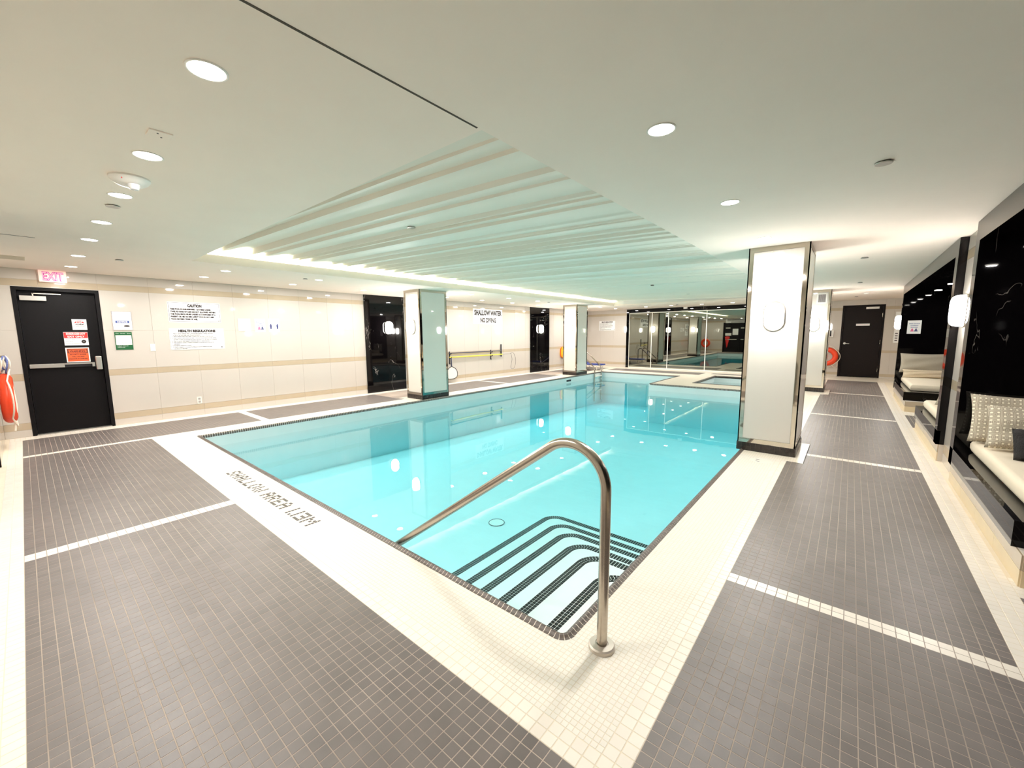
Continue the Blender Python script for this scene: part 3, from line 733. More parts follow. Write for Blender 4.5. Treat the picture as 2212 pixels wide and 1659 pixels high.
# ------------------------------------------------------------------ pillars
PW, PD = .59, .76
def pillar(x0, x1, y0, y1, label, idx):
    p = thing('pillar', label, 'pillar', ((x0+x1)/2, (y0+y1)/2, 0), 0, 'glass clad pillars round the pool', 'thing')
    fr = .055; z0, z1 = .10, HC
    core = MB().box(x0+.012, x1-.012, y0+.012, y1-.012, .0, HC); obj('core', core, M['white_paint'], p)
    bs_ = MB(); nz = 2
    for (fa, u0, u1) in (('-y', x0, x1), ('+y', x0, x1), ('-x', y0, y1), ('+x', y0, y1)):
        n = round((u1-u0)/.049); pt = (u1-u0)/n
        for i in range(n):
            for j in range(nz):
                q = MB().box(u0+i*pt+.0015, u0+(i+1)*pt-.0015, j*.05+.0015, (j+1)*.05-.0015, 0, .006)
                d = {'-y': y0-.006, '+y': y1+.006, '-x': x0-.006, '+x': x1+.006}[fa]
                on_wall(q, {'-y': '-y', '+y': '-y', '-x': '-x', '+x': '-x'}[fa], 0, 0, 0)
                if fa == '-y': q.map(lambda x, y, z: (x, y0-.004+ y+.002, z))
                elif fa == '+y': q.map(lambda x, y, z: (x, y1+.004-y-.002, z))
                elif fa == '-x': q.map(lambda x, y, z: (x0-.004+x+.002, -y, z))
                else: q.map(lambda x, y, z: (x1+.004-x-.002, -y, z))
                bs_.add(q.v, q.f)
    bb = MB().box(x0-.002, x1+.002, y0-.002, y1+.002, 0, .10); b_ = obj('base', bb, M['black_grout'], p)
    o = obj('base_tiles', bs_, M['base_tile'], b_); o['kind'] = 'stuff'
    for fa in ('-y', '+y', '-x', '+x'):
        u0, u1 = (x0, x1) if 'y' in fa else (y0, y1)
        d = {'-y': y0, '+y': y1, '-x': x0, '+x': x1}[fa]
        def put(a, b, c, e, t0, t1, nm, mt):
            q = MB()
            if fa == '-y': q.box(a, b, d-t1+.012, d-t0+.012, c, e)
            elif fa == '+y': q.box(a, b, d+t0-.012, d+t1-.012, c, e)
            elif fa == '-x': q.box(d-t1+.012, d-t0+.012, a, b, c, e)
            else: q.box(d+t0-.012, d+t1-.012, a, b, c, e)
            return obj(nm, q, mt, p)
        put(u0+fr, u1-fr, z0+fr, z1-fr, -.002, .009, 'glass_panel', M['shade_lift_glass'] if 'x' in fa else M['pillar_glass'])
        q = MB()
        for (a, b, c, e) in [(u0, u0+fr-.002, z0, z1), (u1-fr+.002, u1, z0, z1), (u0+fr-.002, u1-fr+.002, z0, z0+fr-.002), (u0+fr-.002, u1-fr+.002, z1-fr+.002, z1)]:
            if fa == '-y': q.box(a, b, d, d+.012, c, e)
            elif fa == '+y': q.box(a, b, d-.012, d, c, e)
            elif fa == '-x': q.box(d, d+.012, a, b, c, e)
            else: q.box(d-.012, d, a, b, c, e)
        obj('mirror_frame', q, M['mirror_steel'], p)
    return p
PIL = [(-.0815, .514, 4.119, 4.875), (-.0815, .500, 10.73, 11.455), (-6.90, -6.3407, 4.108, 4.8715), (-6.90, -6.3407, 10.73, 11.455)]
pillar(*PIL[0], 'big white pillar near the benches, standing on the bench side pool edge', 0)
pillar(*PIL[1], 'far white pillar with a small vent grille, beside the corridor to the brown door', 1)
pillar(*PIL[2], 'white and pale green pillar on the pool edge in front of the nearer black panel', 2)
pillar(*PIL[3], 'white and pale green pillar beside the pool ladder', 3)

# ------------------------------------------------------------------ sconces (opal pill on a thin steel back plate)
def pill(hw, hh, n=10):
    r = hw; pts = []
    for k in range(n+1): a = PI*k/n; pts.append((r*math.cos(a), hh-r+r*math.sin(a)))
    for k in range(n+1): a = PI+PI*k/n; pts.append((r*math.cos(a), -(hh-r)+r*math.sin(a)))
    return pts
sc0 = thing('wall_sconce', '', 'lamp', (0, 0, 0), 0, 'opal wall sconces', 'thing')
lay = [(1.0, 0.0), (1.0, .012)]
q = MB(); o0 = pill(.103, .167)
q.prism([(x, z) for x, z in o0], 0, .030); q.map(lambda x, y, z: (x, -z, y)); obj('back_plate', q, M['steel'], sc0, local=True)
sv, sf = [], []; prof_ = [(1.0, .014), (1.0, .045), (.985, .070), (.94, .092), (.86, .108), (.74, .119), (.55, .126), (.3, .130)]
base = pill(.092, .156); n = len(base)
for (k, d) in prof_:
    for (x, z) in base:
        m_ = .092*(1-k); cz = max(-(.156-.092), min(.156-.092, z)); dx, dz_ = x, z-cz; L_ = math.hypot(dx, dz_) or 1
        sv.append((x-dx/L_*m_, -d, z-dz_/L_*m_))
for i in range(len(prof_)-1):
    for j in range(n): j2 = (j+1) % n; sf.append((i*n+j, i*n+j2, (i+1)*n+j2, (i+1)*n+j))
sf.append(tuple(range((len(prof_)-1)*n, len(prof_)*n)))
obj('opal_shade', MB().add(sv, sf), M['opal'], sc0, smooth=True, local=True)
ZS = 1.63
SC = [((.217, 4.119, ZS), 0, 'opal sconce on the near face of the big white pillar'), ((.21, 10.73, ZS), 0, 'opal sconce on the far pillar below the vent grille'),
      ((-6.62, 4.108, ZS), 0, 'opal sconce on the pillar before the nearer black marble panel'), ((-6.62, 10.73, ZS), 0, 'opal sconce on the pillar by the pool ladder'),
      ((XL+.03, 4.553, ZS), PI/2, 'glaring opal sconce on the nearer black marble wall panel'), ((XL+.03, 11.21, ZS), PI/2, 'glaring opal sconce on the farther black marble wall panel'),
      ((XR, 4.56, ZS+.02), -PI/2, 'opal sconce seen edge on, on the cream pier between the two booths'), ((XR, 11.46, ZS+.02), -PI/2, 'opal sconce on the far pier, beside the tall notice by the brown door'),
      ((.217, 4.875, ZS), PI, 'opal sconce on the hidden far face of the big white pillar'), ((.21, 11.455, ZS), PI, 'opal sconce on the hidden far face of the vent grille pillar'),
      ((-6.62, 4.8715, ZS), PI, 'opal sconce on the back of the nearer pale green pillar, seen in the mirror'), ((-6.62, 11.455, ZS), PI, 'opal sconce on the back of the ladder pillar, seen in the mirror')]
for i, (l, r, lab) in enumerate(SC):
    if i == 0: sc0.location = l; sc0.rotation_euler = (0, 0, r); sc0['label'] = lab
    else: dup(sc0, l, r, lab)

# ------------------------------------------------------------------ recessed ceiling lights
dl0 = thing('downlight', '', 'light', (0, 0, HC), 0, 'recessed ceiling downlights', 'thing')
obj('trim_ring', MB().lathe([(.068, .0), (.068, -.003), (.064, -.005), (.060, -.004), (.058, .0)], 28), M['white_paint'], dl0, local=True, smooth=True)
obj('lens', MB().lathe([(.0, -.0005), (.060, -.0005), (.060, -.0030), (.0, -.0032)], 28), M['lens'], dl0, local=True)
ld = bpy.data.lights.new('downlight_beam', 'AREA'); ld.shape = 'DISK'; ld.size = .116; ld.energy = DOWN_W; ld.color = WARM
try: ld.spread = math.radians(180)
except Exception: pass
ORD = ['first', 'second', 'third', 'fourth', 'fifth', 'sixth', 'seventh', 'eighth', 'ninth', 'tenth', 'eleventh', 'twelfth']
DL = []
for i, x in enumerate([-.989, -2.101, -3.073, -4.107, -5.084, -6.366, -7.526]): DL.append((x, -.955, f'{ORD[i]} downlight counted from the camera in the ceiling row leading to the exit sign'))
for i, y in enumerate([.592, 2.049, 3.60, 5.25, 6.75, 8.25, 9.75, 12.3]): DL.append((.141, y, f'{ORD[i]} downlight counted from the camera in the bench side ceiling row'))
for i, y in enumerate([.588, 1.995, 3.45, 5.79, 7.247, 8.60, 10.0, 12.6, 13.9]): DL.append((-6.45, y, f'{ORD[i]} downlight from the exit end in the ceiling row over the exit side pool edge'))
for i, y in enumerate([.552, 1.961, 3.45, 5.85, 7.22, 8.60, 10.0, 12.6]): DL.append((-7.45, y, f'{ORD[i]} downlight from the exit end in the ceiling row next to the signs'))
for i, (x, y) in enumerate([(-5.124, 13.70), (-4.19, 13.72), (-3.165, 13.77), (-2.21, 13.8), (-1.2, 13.8)]): DL.append((x, y, f'{ORD[i]} downlight from the ladder end in the ceiling row before the mirror'))
def beam(par):
    lo = bpy.data.objects.new('downlight_beam', ld); COL.objects.link(lo); lo.parent = par; lo.location = (0, 0, -.006)
for i, (x, y, lab) in enumerate(DL):
    if i == 0: d_ = dl0; dl0.location = (x, y, HC); dl0['label'] = lab
    else: d_ = dup(dl0, (x, y, HC), 0, lab)
for o in [o for o in COL.objects if o.type == 'EMPTY' and o.name.startswith('downlight')]: beam(o)

# ------------------------------------------------------------------ black marble panels on the exit wall
for i, (y0, y1) in enumerate([(3.915, 5.055), (10.616, 11.84)]):
    q = MB().box(XL-.003, XL+.03, y0, y1, .0, HC-.002)
    tag(obj('marble_panel', q, M['marble'], bev=.003), ['black marble wall panel behind the nearer exit side pillar', 'narrower looking black marble wall panel between sign and ladder pillar'][i], 'wall panel', 'black marble wall panels')

# ------------------------------------------------------------------ mirror wall: marble frame, five mirrors, white bars
mw = thing('mirror_wall', 'wide mirrored wall in a black marble frame at the far end', 'mirror', (-3.4, YF, 0))
mxs = [-6.32, -5.357, -4.697, -3.284, -1.90, -.47]
q = MB(); q.box(-6.44, -6.325, YF-.035, YF+.01, 0, HC-.002); q.box(-6.325, -.355, YF-.035, YF+.01, 2.285, HC-.002); obj('marble_frame', q, M['marble'], mw)
for a, b in zip(mxs[:-1], mxs[1:]):
    obj('mirror_pane', MB().box(a+.012, b-.012, YF-.014, YF+.01, .03, 2.262), M['mirror'], mw)
for x in mxs: obj('bar', MB().box(x-.013, x+.013, YF-.024, YF, .0, 2.28), M['trim_white'], mw)
obj('top_bar', MB().box(mxs[0]-.013, mxs[-1], YF-.026, YF, 2.258, 2.284), M['trim_white'], mw)
obj('bottom_bar', MB().box(mxs[0]-.013, mxs[-1], YF-.026, YF, .0, .03), M['trim_white'], mw)
q = MB().box(-4.12, -3.98, YF-.11, YF-.03, 2.36, HC); tag(obj('sensor_box', q, M['white_plastic'], bev=.006), 'tiny white box under the ceiling above the mirror frame', 'sensor')

# ------------------------------------------------------------------ marble seating booths along the right wall
def booth(y0, y1, yA, yB, yBn, lamps, label):
    """y0..y1 whole unit; bench A ends at yA, bench B begins at yB (plinth yBn)"""
    t = thing('seating_booth', label, 'booth', (2.2, (y0+y1)/2, 0), 0, 'black marble seating booths', 'thing')
    XF, XBK = 1.735, 2.70; st = .15; hd = .185
    q = MB(); q.box(XF, XF+.075, y0, y0+st, .19, HC-.003); obj('stile', q, M['marble'], t)
    q = MB(); q.box(XF, XF+.075, y1-st, y1, .19, HC-.003); obj('stile', q, M['marble'], t)
    q = MB(); q.box(XF, XF+.075, y0+st, y1-st, HC-hd, HC-.003); obj('header', q, M['marble'], t)
    for (ja, jb_) in ((y0, y0+st), (y1-st, y1)): obj('jamb_panel', MB().box(XF+.075, XBK+.02, ja, jb_, .0, HC-.003), M['marble'], t)
    obj('back_panel', MB().box(XBK, XBK+.03, y0+st, y1-st, 0, HC-.003), M['marble'], t)
    so = obj('soffit', MB().box(XF+.075, XBK, y0+st, y1-st, HC-hd, HC-hd+.03), M['marble'], t)
    for (a, b, pn, pf_) in ((y0, yA, y0, yA+.02), (yB, y1, yBn, y1)):
        obj('bench_top', MB().box(XF+.03, XBK, a+(.15 if a == y0 else .03), b-(.15 if b == y1 else .03), .325, .347), M['marble'], t)
        q = MB(); q.box(XF, XF+.03, a, b, .19, .347)
        if a != y0: q.box(XF+.03, XBK, a, a+.03, .19, .347)
        else: q.box(XF+.03, XBK, b-.03, b, .19, .347)
        obj('fascia', q, M['marble'], t)
        pl_ = obj('plinth', MB().box(XF+.028, XBK, pn, pf_, 0, .19), M['wall_grout'], t)
        n = max(1, round((pf_-pn)/.61))
        for z0, z1, mt in ((0, .098, 'plinth'), (.098, .189, 'band_tile')):
            for k in range(n):
                u0, u1 = pn+(pf_-pn)*k/n+.001, pn+(pf_-pn)*(k+1)/n-.001
                obj('tile', MB().box(XF+.020, XF+.030, u0, u1, z0+.001, z1-.001), M[mt], pl_)
            e = pn if a != y0 else pf_
            sg = -1 if a != y0 else 1
            obj('tile', MB().box(XF+.028, XBK, min(e, e+sg*.008), max(e, e+sg*.008), z0+.001, z1-.001), M[mt], pl_)
    for (ly) in lamps:
        f = obj('booth_light', MB().lathe([(.0, 0), (.052, 0), (.052, -.006), (.0, -.006)], 24, (2.18, ly, HC-hd-.0005)), M['lens'], t)
    return t
booth(-1.78, 4.160, .10, 2.115, 2.0, [.2, 1.83, 3.3], 'black marble seating booth nearest the camera, with patterned pillows')
booth(4.950, 11.022, 6.95, 8.75, 8.62, [5.6, 7.3, 8.75, 10.2], 'farther black marble seating booth with grey pillow and white notice')
for i, yy in enumerate([1.83, 3.3, 7.3, 8.75, 10.2]):
    lo = bpy.data.lights.new('booth_beam', 'AREA'); lo.shape = 'DISK'; lo.size = .09; lo.energy = 2.5; lo.color = WARM
    ob = bpy.data.objects.new('booth_beam', lo); COL.objects.link(ob); ob.location = (2.18, yy, HC-.185-.012)

def cushion_mb(x0, x1, y0, y1, z0, z1, r=.035, bulge=.012):
    nx, ny = 14, 18; mb = MB(); g = {}
    def pt(u, v, top):
        # u,v in -1..1
        sx = math.copysign(1-(1-abs(u))**1.0, u); sy = v
        x = (x0+x1)/2+(x1-x0)/2*u; y = (y0+y1)/2+(y1-y0)/2*v
        du = min(x-x0, x1-x, r); dv = min(y-y0, y1-y, r)
        k = math.sqrt(max(0, 1-((r-du)/r)**2))*math.sqrt(max(0, 1-((r-dv)/r)**2))
        zm = (z0+z1)/2
        hgt = (z1-z0)/2
        b = bulge*(1-u*u)*(1-v*v) if top else 0
        return (x, y, zm+(hgt*(.35+.65*k)+b)*(1 if top else -1))
    us = [-1, -.985, -.95, -.9, -.75, -.5, -.2, .2, .5, .75, .9, .95, .985, 1]
    us_y = us
    for top in (True, False):
        o = len(mb.v)
        for u in us:
            for v in us_y: mb.v.append(pt(u, v, top))
        m = len(us_y)
        for i in range(len(us)-1):
            for j in range(m-1):
                f = (o+i*m+j, o+(i+1)*m+j, o+(i+1)*m+j+1, o+i*m+j+1); mb.f.append(f if top else f[::-1])
    m = len(us); N = m*m
    ring_ = [i*m for i in range(m)] + [(m-1)*m+j for j in range(1, m)] + [i*m+m-1 for i in range(m-2, -1, -1)] + [j for j in range(m-2, 0, -1)]
    for k in range(len(ring_)):
        a, b = ring_[k], ring_[(k+1) % len(ring_)]; mb.f.append((a, a+N, b+N, b))
    return mb
def seat(name, lab, x0, x1, y0, y1):
    o = obj(name, cushion_mb(x0, x1, y0, y1, .347, .462), M['seat_cushion'], smooth=True, sharp=50); tag(o, lab, 'cushion', 'cream seat pads in the booths'); return o
seat('seat_cushion', 'cream seat pad under the patterned pillows in the nearest booth', 1.835, 2.67, 2.32, 3.985)
seat('seat_cushion', 'cream seat pad under the plain grey pillow in the far booth', 1.835, 2.67, 8.98, 10.84)
seat('seat_cushion', 'cream seat pad on the near bench of the far booth, half hidden', 1.80, 2.67, 5.13, 6.80)

def pillow(name, w_, h_, t_, mat, loc, rot, lab, cat='pillow', group='throw pillows', pinch=.10, seed=1):
    """w along X, h along Z, thickness along Y"""
    n = 16; mb = MB(); r = random.Random(seed); ph = [r.random()*6 for _ in range(6)]
    for side in (1, -1):
        o = len(mb.v)
        for i in range(n+1):
            for j in range(n+1):
                u, v = -1+2*i/n, -1+2*j/n
                u, v = math.sin(u*PI/2)*.35+u*.65, math.sin(v*PI/2)*.35+v*.65
                k = max(0, (1-u**4))**.5*max(0, (1-v**4))**.5
                px = u*(1-pinch*(1-v*v)*.55*abs(u)); pz = v*(1-pinch*(1-u*u)*.75*abs(v))
                wr_ = .010*math.sin(5*u+ph[0]+2*v)+.008*math.sin(7*v+ph[1]-3*u)
                mb.v.append((px*w_/2, side*(t_/2*k+ wr_*k), pz*h_/2))
        m = n+1
        for i in range(n):
            for j in range(n):
                f = (o+i*m+j, o+(i+1)*m+j, o+(i+1)*m+j+1, o+i*m+j+1); mb.f.append(f if side < 0 else f[::-1])
    o = obj(name, mb, mat, smooth=True, sharp=170)
    bm = bmesh.new(); bm.from_mesh(o.data); bmesh.ops.remove_doubles(bm, verts=bm.verts, dist=.0015); bm.to_mesh(o.data); bm.free()
    o.data.polygons.foreach_set('use_smooth', [True]*len(o.data.polygons))
    o.location = loc; o.rotation_euler = rot; tag(o, lab, cat, group); return o
pillow('throw_pillow', .72, .43, .15, M['pattern'], (2.145, 3.875, .680), (-.20, 0, 0), 'large geometric patterned pillow at the back of the nearest booth bench', seed=2)
pillow('throw_pillow', .66, .37, .17, M['pattern'], (2.175, 3.63, .650), (-.34, .02, .02), 'patterned pillow leaning back against another patterned pillow, beside the black one', seed=5)
pillow('throw_pillow', .44, .24, .20, M['black_fur'], (2.155, 3.30, .595), (-.30, -.05, .03), 'black furry pillow lying before the patterned pillows', seed=8, pinch=.03)
pillow('throw_pillow', .76, .42, .16, M['grey_fabric'], (2.155, 10.735, .765), (-.14, 0, 0), 'plain grey pillow standing against the end of the far booth', seed=3)
pillow('throw_pillow', .74, .18, .15, M['beige_fabric'], (2.19, 10.59, .548), (-.12, 0, 0), 'long low beige pillow in front of the plain grey pillow', seed=4)
pillow('throw_pillow', .62, .50, .15, M['grey_fabric'], (2.14, 5.94, .675), (.72, 0, 0), 'grey pillow seen from the side on the near bench of the far booth', seed=6)
pillow('throw_pillow', .62, .50, .17, M['grey_fabric'], (2.14, 5.66, .70), (.50, 0, 0), 'grey pillow behind the side view grey pillow, hidden by the marble stile', seed=9)

# ------------------------------------------------------------------ doors
d1 = thing('door_1', 'black emergency exit door with warning signs under the red exit sign', 'door', (XL, -1.085, 0), 0, None, 'structure')
q = MB(); fx0, fx1 = XL-.13, XL+.006
for (a, b, c, e) in [(D1[0], D1[0]+.045, 0, D1[3]), (D1[1]-.045, D1[1], 0, D1[3]), (D1[0]+.045, D1[1]-.045, D1[3]-.05, D1[3])]: q.box(fx0, fx1, a, b, c, e)
obj('frame', q, M['black_door'], d1)
lx = XL-.075
obj('leaf', MB().box(lx-.045, lx, D1[0]+.048, D1[1]-.048, .012, D1[3]-.053), M['black_door'], d1)
obj('threshold', MB().box(XL-.13, XL+.02, D1[0]+.04, D1[1]-.04, 0, .012), M['satin'], d1)
cl = obj('closer', MB().box(lx, lx+.05, -1.46, -1.20, 1.985, 2.055), M['satin'], d1, bev=.004)
obj('closer_arm', MB().box(lx+.02, lx+.035, -1.33, -1.05, 2.085, 2.097).box(lx+.02, lx+.035, -1.335, -1.32, 2.05, 2.097), M['steel'], d1)
pb = obj('panic_bar', MB().box(lx, lx+.055, -1.46, -1.11, .995, 1.055), M['satin'], d1, bev=.004)
obj('push_rail', MB().box(lx+.02, lx+.07, -1.11, -.80, 1.035, 1.055).box(lx+.0, lx+.06, -.815, -.785, .99, 1.055), M['satin'], pb)
obj('bar_recess', MB().box(lx+.0, lx+.03, -1.11, -.815, .992, 1.035), M['dark_plastic'], pb)
obj('latch_case', MB().box(lx, lx+.085, -.775, -.705, .935, 1.15), M['satin'], d1, bev=.012)

d2 = thing('door_2', 'dark brown service door at the end of the bench corridor', 'door', (1.157, YD, 0), 0, None, 'structure')
q = MB(); fy0, fy1 = YD-.006, YD+.13
for (a, b, c, e) in [(D2[0], D2[0]+.045, 0, D2[3]), (D2[1]-.045, D2[1], 0, D2[3]), (D2[0]+.045, D2[1]-.045, D2[3]-.05, D2[3])]: q.box(a, b, fy0, fy1, c, e)
obj('frame', q, M['brown_door'], d2)
ly = YD+.03
obj('leaf', MB().box(D2[0]+.048, D2[1]-.048, ly, ly+.045, .012, D2[3]-.053), M['brown_door'], d2)
obj('closer', MB().box(1.215, 1.525, ly-.05, ly, 2.14, 2.205), M['satin'], d2, bev=.004)
h = obj('handle', MB().lathe([(.0, -.012), (.034, -.012), (.034, 0), (.0, 0)], 20, (.765, ly, 1.07), 'y').tube([(.765, ly-.01, 1.07), (.765, ly-.055, 1.07), (.80, ly-.058, 1.068), (.885, ly-.05, 1.062)], .011, 8), M['satin'], d2, smooth=True)
obj('vent_grille', MB().box(1.0, 1.30, ly-.006, ly, .22, .43), M['brown_door'], d2)
for z in (.25, 1.12, 1.95): obj('hinge', MB().tube([(D2[1]-.05, ly-.006, z-.06), (D2[1]-.05, ly-.006, z+.06)], .009, 8), M['steel'], d2)

d3 = thing('door_3', 'dark double door in the wall behind the near deck, seen in the mirror', 'door', (-5.35, YN, 0), 0, None, 'structure')
q = MB()
for (a, b, c, e) in [(D3[0], D3[0]+.06, 0, D3[3]), (D3[1]-.06, D3[1], 0, D3[3]), (D3[0]+.06, D3[1]-.06, D3[3]-.06, D3[3])]: q.box(a, b, YN-.12, YN+.004, c, e)
obj('frame', q, M['brown_door'], d3)
xm = (D3[0]+D3[1])/2
for (a, b) in ((D3[0]+.063, xm-.003), (xm+.003, D3[1]-.063)):
    lf = obj('leaf', MB().box(a, b, YN-.11, YN-.07, .01, D3[3]-.063), M['black_door'], d3)
    obj('panic_bar', MB().box(a+.12, b-.14, YN-.07, YN-.015, .90, .96), M['satin'], lf, bev=.005)
    obj('closer', MB().box(a+.1, a+.4, YN-.07, YN-.02, 1.72, 1.80), M['satin'], lf)

# ------------------------------------------------------------------ signs
def sign(name, wall, d, uc, zc, w_, h_, face, label, cat='sign', t=.006, group=None):
    loc = {'+x': (d, uc, zc), '-y': (uc, d, zc), '-x': (d, uc, zc), '+y': (uc, d, zc)}[wall]
    o = thing(name, label, cat, loc, 0, group, 'thing'); o['_w'] = 0; del o['_w']
    q = MB().box(-w_/2, w_/2, -h_/2, h_/2, -.002, t); on_wall(q, wall, uc, zc, d); obj('plate', q, face, o, bev=0)
    return o
def art(par, wall, d, uc, zc, mb, mat, nm='lettering', lift=.0068):
    mb.map(lambda x, y, z: (x, y, z+lift)); on_wall(mb, wall, uc, zc, d); return obj(nm, mb, mat, par)
def txt(lines, size, at=(0, 0), **k):
    mb = text_mb(lines, size, **k); mb.map(lambda x, y, z: (x+at[0], y+at[1], z)); return mb
def frame_mb(w_, h_, t=.006, inset=.01, th=.0008):
    q = MB(); a, b = w_/2-inset, h_/2-inset
    q.box(-a, a, b-t, b, 0, th); q.box(-a, a, -b, -b+t, 0, th); q.box(-a, -a+t, -b, b, 0, th); q.box(a-t, a, -b, b, 0, th); return q

# CAUTION
W_, H_ = .77, .358; yc, zc = .568, 1.878
s = sign('caution_sign', '+x', XL, yc, zc, W_, H_, M['sign_white'], 'white CAUTION sign with a thin black border, above the health rules')
art(s, '+x', XL, yc, zc, frame_mb(W_, H_, .005, .012), M['ink'], 'border', .0062)
art(s, '+x', XL, yc, zc, txt(['CAUTION'], .064, (0, .095), bold=.0048, wfit=.21), M['ink'], 'heading')
art(s, '+x', XL, yc, zc, txt(['THIS POOL IS UNSUPERVISED.  BATHERS UNDER', 'TWELVE YEARS OF AGE ARE NOT ALLOWED WITHIN', 'THE POOL ENCLOSURE UNLESS ACCOMPANIED BY A', 'PARENT OR HIS OR HER AGENT WHO IS NOT LESS', 'THAN SIXTEEN YEARS OF AGE.'], .034, (-.35, .040), align='LEFT', lead=1.28, bold=.0030, xs=.80), M['ink'], 'body_text')
art(s, '+x', XL, yc, zc, MB().add([(.335, -.155, 0), (.36, -.155, 0), (.348, -.138, 0)], [(0, 1, 2)]), M['ink'], 'maker_mark')
# HEALTH REGULATIONS
HR = ['1. That no person infected with a communicable disease or having open sores', '    on his or her body shall enter the pool enclosure.', '2. That no person shall bring a glass container onto the deck or into the pool.', '3. That no person shall pollute the water in the pool in any manner and that spitting,',
      '    spouting of water and blowing the nose in the pool or on the deck are prohibited.', '4. That no person shall engage in boisterous play in or about the pool.', '5. That maximum number of bathers permitted on the deck and in the pool at', '    any time is', '6. Emergency telephone is located', '7. Where a lifeguard is provided, the lifeguard must be obeyed at all times', '    and the pool rules kept.']
def health(wall, d, uc, zc, W_, H_, label):
    s = sign('health_sign', wall, d, uc, zc, W_, H_, M['sign_white'], label)
    art(s, wall, d, uc, zc, frame_mb(W_, H_, .003, .006), M['grey_ink'], 'border', .0062)
    art(s, wall, d, uc, zc, txt(['HEALTH REGULATIONS'], H_*.145, (0, H_*.33), bold=.0046, wfit=W_*.68), M['ink'], 'heading')
    art(s, wall, d, uc, zc, txt(HR, H_*.052, (-W_*.46, H_*.235), align='LEFT', lead=1.32, bold=.0009, xs=W_/H_*.455), M['ink'], 'body_text')
    art(s, wall, d, uc, zc, MB().add([(W_*.42, -H_*.42, 0), (W_*.46, -H_*.42, 0), (W_*.44, -H_*.36, 0)], [(0, 1, 2)]), M['ink'], 'maker_mark')
health('+x', XL, .573, 1.402, .81, .384, 'white HEALTH REGULATIONS sign below the CAUTION sign')
health('-y', YF, -7.355, 1.775, .77, .42, 'white HEALTH REGULATIONS sign on the far wall, left of the mirror')
# framed notice and green framed notice beside the exit door
yc, zc = -.412, 1.710; W_, H_ = .238, .302
s = sign('notice_frame', '+x', XL, yc, zc, W_, H_, M['sign_white'], 'clear framed paper with a blue NOTICE bar, right of the exit door', t=.012)
art(s, '+x', XL, yc, zc, frame_mb(W_, H_, .006, .0), M['soft_ink'], 'border', .0122)
art(s, '+x', XL, yc, zc, txt(['These notices are posted for', 'the safety of all bathers', 'please read them', 'before entering', 'the pool'], .013, (0, .120), lead=1.5), M['soft_ink'], 'body_text', .0130)
art(s, '+x', XL, yc, zc, rect_mb(.165, .036, .0006).map(lambda x, y, z: (x, y-.018, z)), M['ink_blue'], 'blue_bar', .0124)
art(s, '+x', XL, yc, zc, txt(['NOTICE'], .030, (0, -.029), bold=.0012, wfit=.12), M['sign_white'], 'heading', .0136)
art(s, '+x', XL, yc, zc, txt(['Security camera', 'in operation', 'at this pool'], .014, (-.085, -.062), align='LEFT', lead=1.5), M['grey_ink'], 'small_text', .0130)
cam_ = MB().prism([(.048+.036*math.cos(a)*1.0, -.084+.014*math.sin(a)) for a in [2*PI*k/20 for k in range(20)]], 0, .0006)
art(s, '+x', XL, yc, zc, cam_, M['ink'], 'camera_mark', .0128)
yc, zc = -.420, 1.385; W_, H_ = .208, .288
s = sign('green_notice', '+x', XL, yc, zc, W_, H_, M['green_sign'], 'dark green framed notice with a white paper, below the clear framed notice', t=.010)
art(s, '+x', XL, yc, zc, rect_mb(.190, .155, .0006).map(lambda x, y, z: (x, y+.012, z)), M['sign_white'], 'paper', .0104)
art(s, '+x', XL, yc, zc, txt(['Pool permit issued', 'by the city health office', 'to operate this pool', 'until further notice'], .013, (0, .066), lead=1.5), M['soft_ink'], 'body_text', .0122)
art(s, '+x', XL, yc, zc, txt(['1 May 2022'], .016, (0, -.040)), M['grey_ink'], 'date', .0122)
art(s, '+x', XL, yc, zc, txt(['PUBLIC HEALTH', 'INSPECTED'], .018, (-.085, -.090), align='LEFT', lead=1.35), M['sign_white'], 'heading', .0116)
art(s, '+x', XL, yc, zc, txt(['City   Health   Dept'], .014, (0, .115), wfit=.18), M['sign_white'], 'top_text', .0116)
# three papers
def paper(name, wall, d, uc, zc, w_, h_, lab): return sign(name, wall, d, uc, zc, w_, h_, M['sign_white'], lab, 'notice', t=.002)
s = sign('paper_holder', '+x', XL, 1.333, 1.665, .215, .245, M['sign_white'], 'frosted paper holder with faint print, first of three papers by the rules', 'notice', t=.012)
art(s, '+x', XL, 1.333, 1.665, frame_mb(.215, .245, .004, .004), M['soft_ink'], 'border', .0122)
art(s, '+x', XL, 1.333, 1.665, txt(['Notice to all residents', 'Please shower before', 'entering the pool', 'No food or drinks', 'on the pool deck', 'Thank you'], .017, (0, .07), lead=1.5), M['soft_ink'], 'body_text', .0130)
s = paper('mask_notice', '+x', XL, 1.615, 1.660, .185, .260, 'white paper with blue text and two small masked faces, middle of three papers')
art(s, '+x', XL, 1.615, 1.660, txt(['MASK OR FACE', 'COVERING', 'IS REQUIRED'], .022, (0, .055), lead=1.5, bold=.0006), M['ink_blue'], 'heading', .0030)
def bust(cx, cy, k):
    return MB().prism([(cx+k*.42*math.cos(a), cy+k*.75+k*.45*math.sin(a)) for a in [2*PI*i/14 for i in range(14)]], 0, .0005).prism([(cx-k*.75, cy-k*.5), (cx+k*.75, cy-k*.5), (cx+k*.7, cy), (cx+k*.3, cy+k*.3), (cx-k*.3, cy+k*.3), (cx-k*.7, cy)], 0, .0005)
art(s, '+x', XL, 1.615, 1.660, bust(-.022, -.068, .034), M['ink_pink'], 'pink_figure', .0022); art(s, '+x', XL, 1.615, 1.660, bust(.036, -.068, .034), M['ink_navy'], 'navy_figure', .0022)
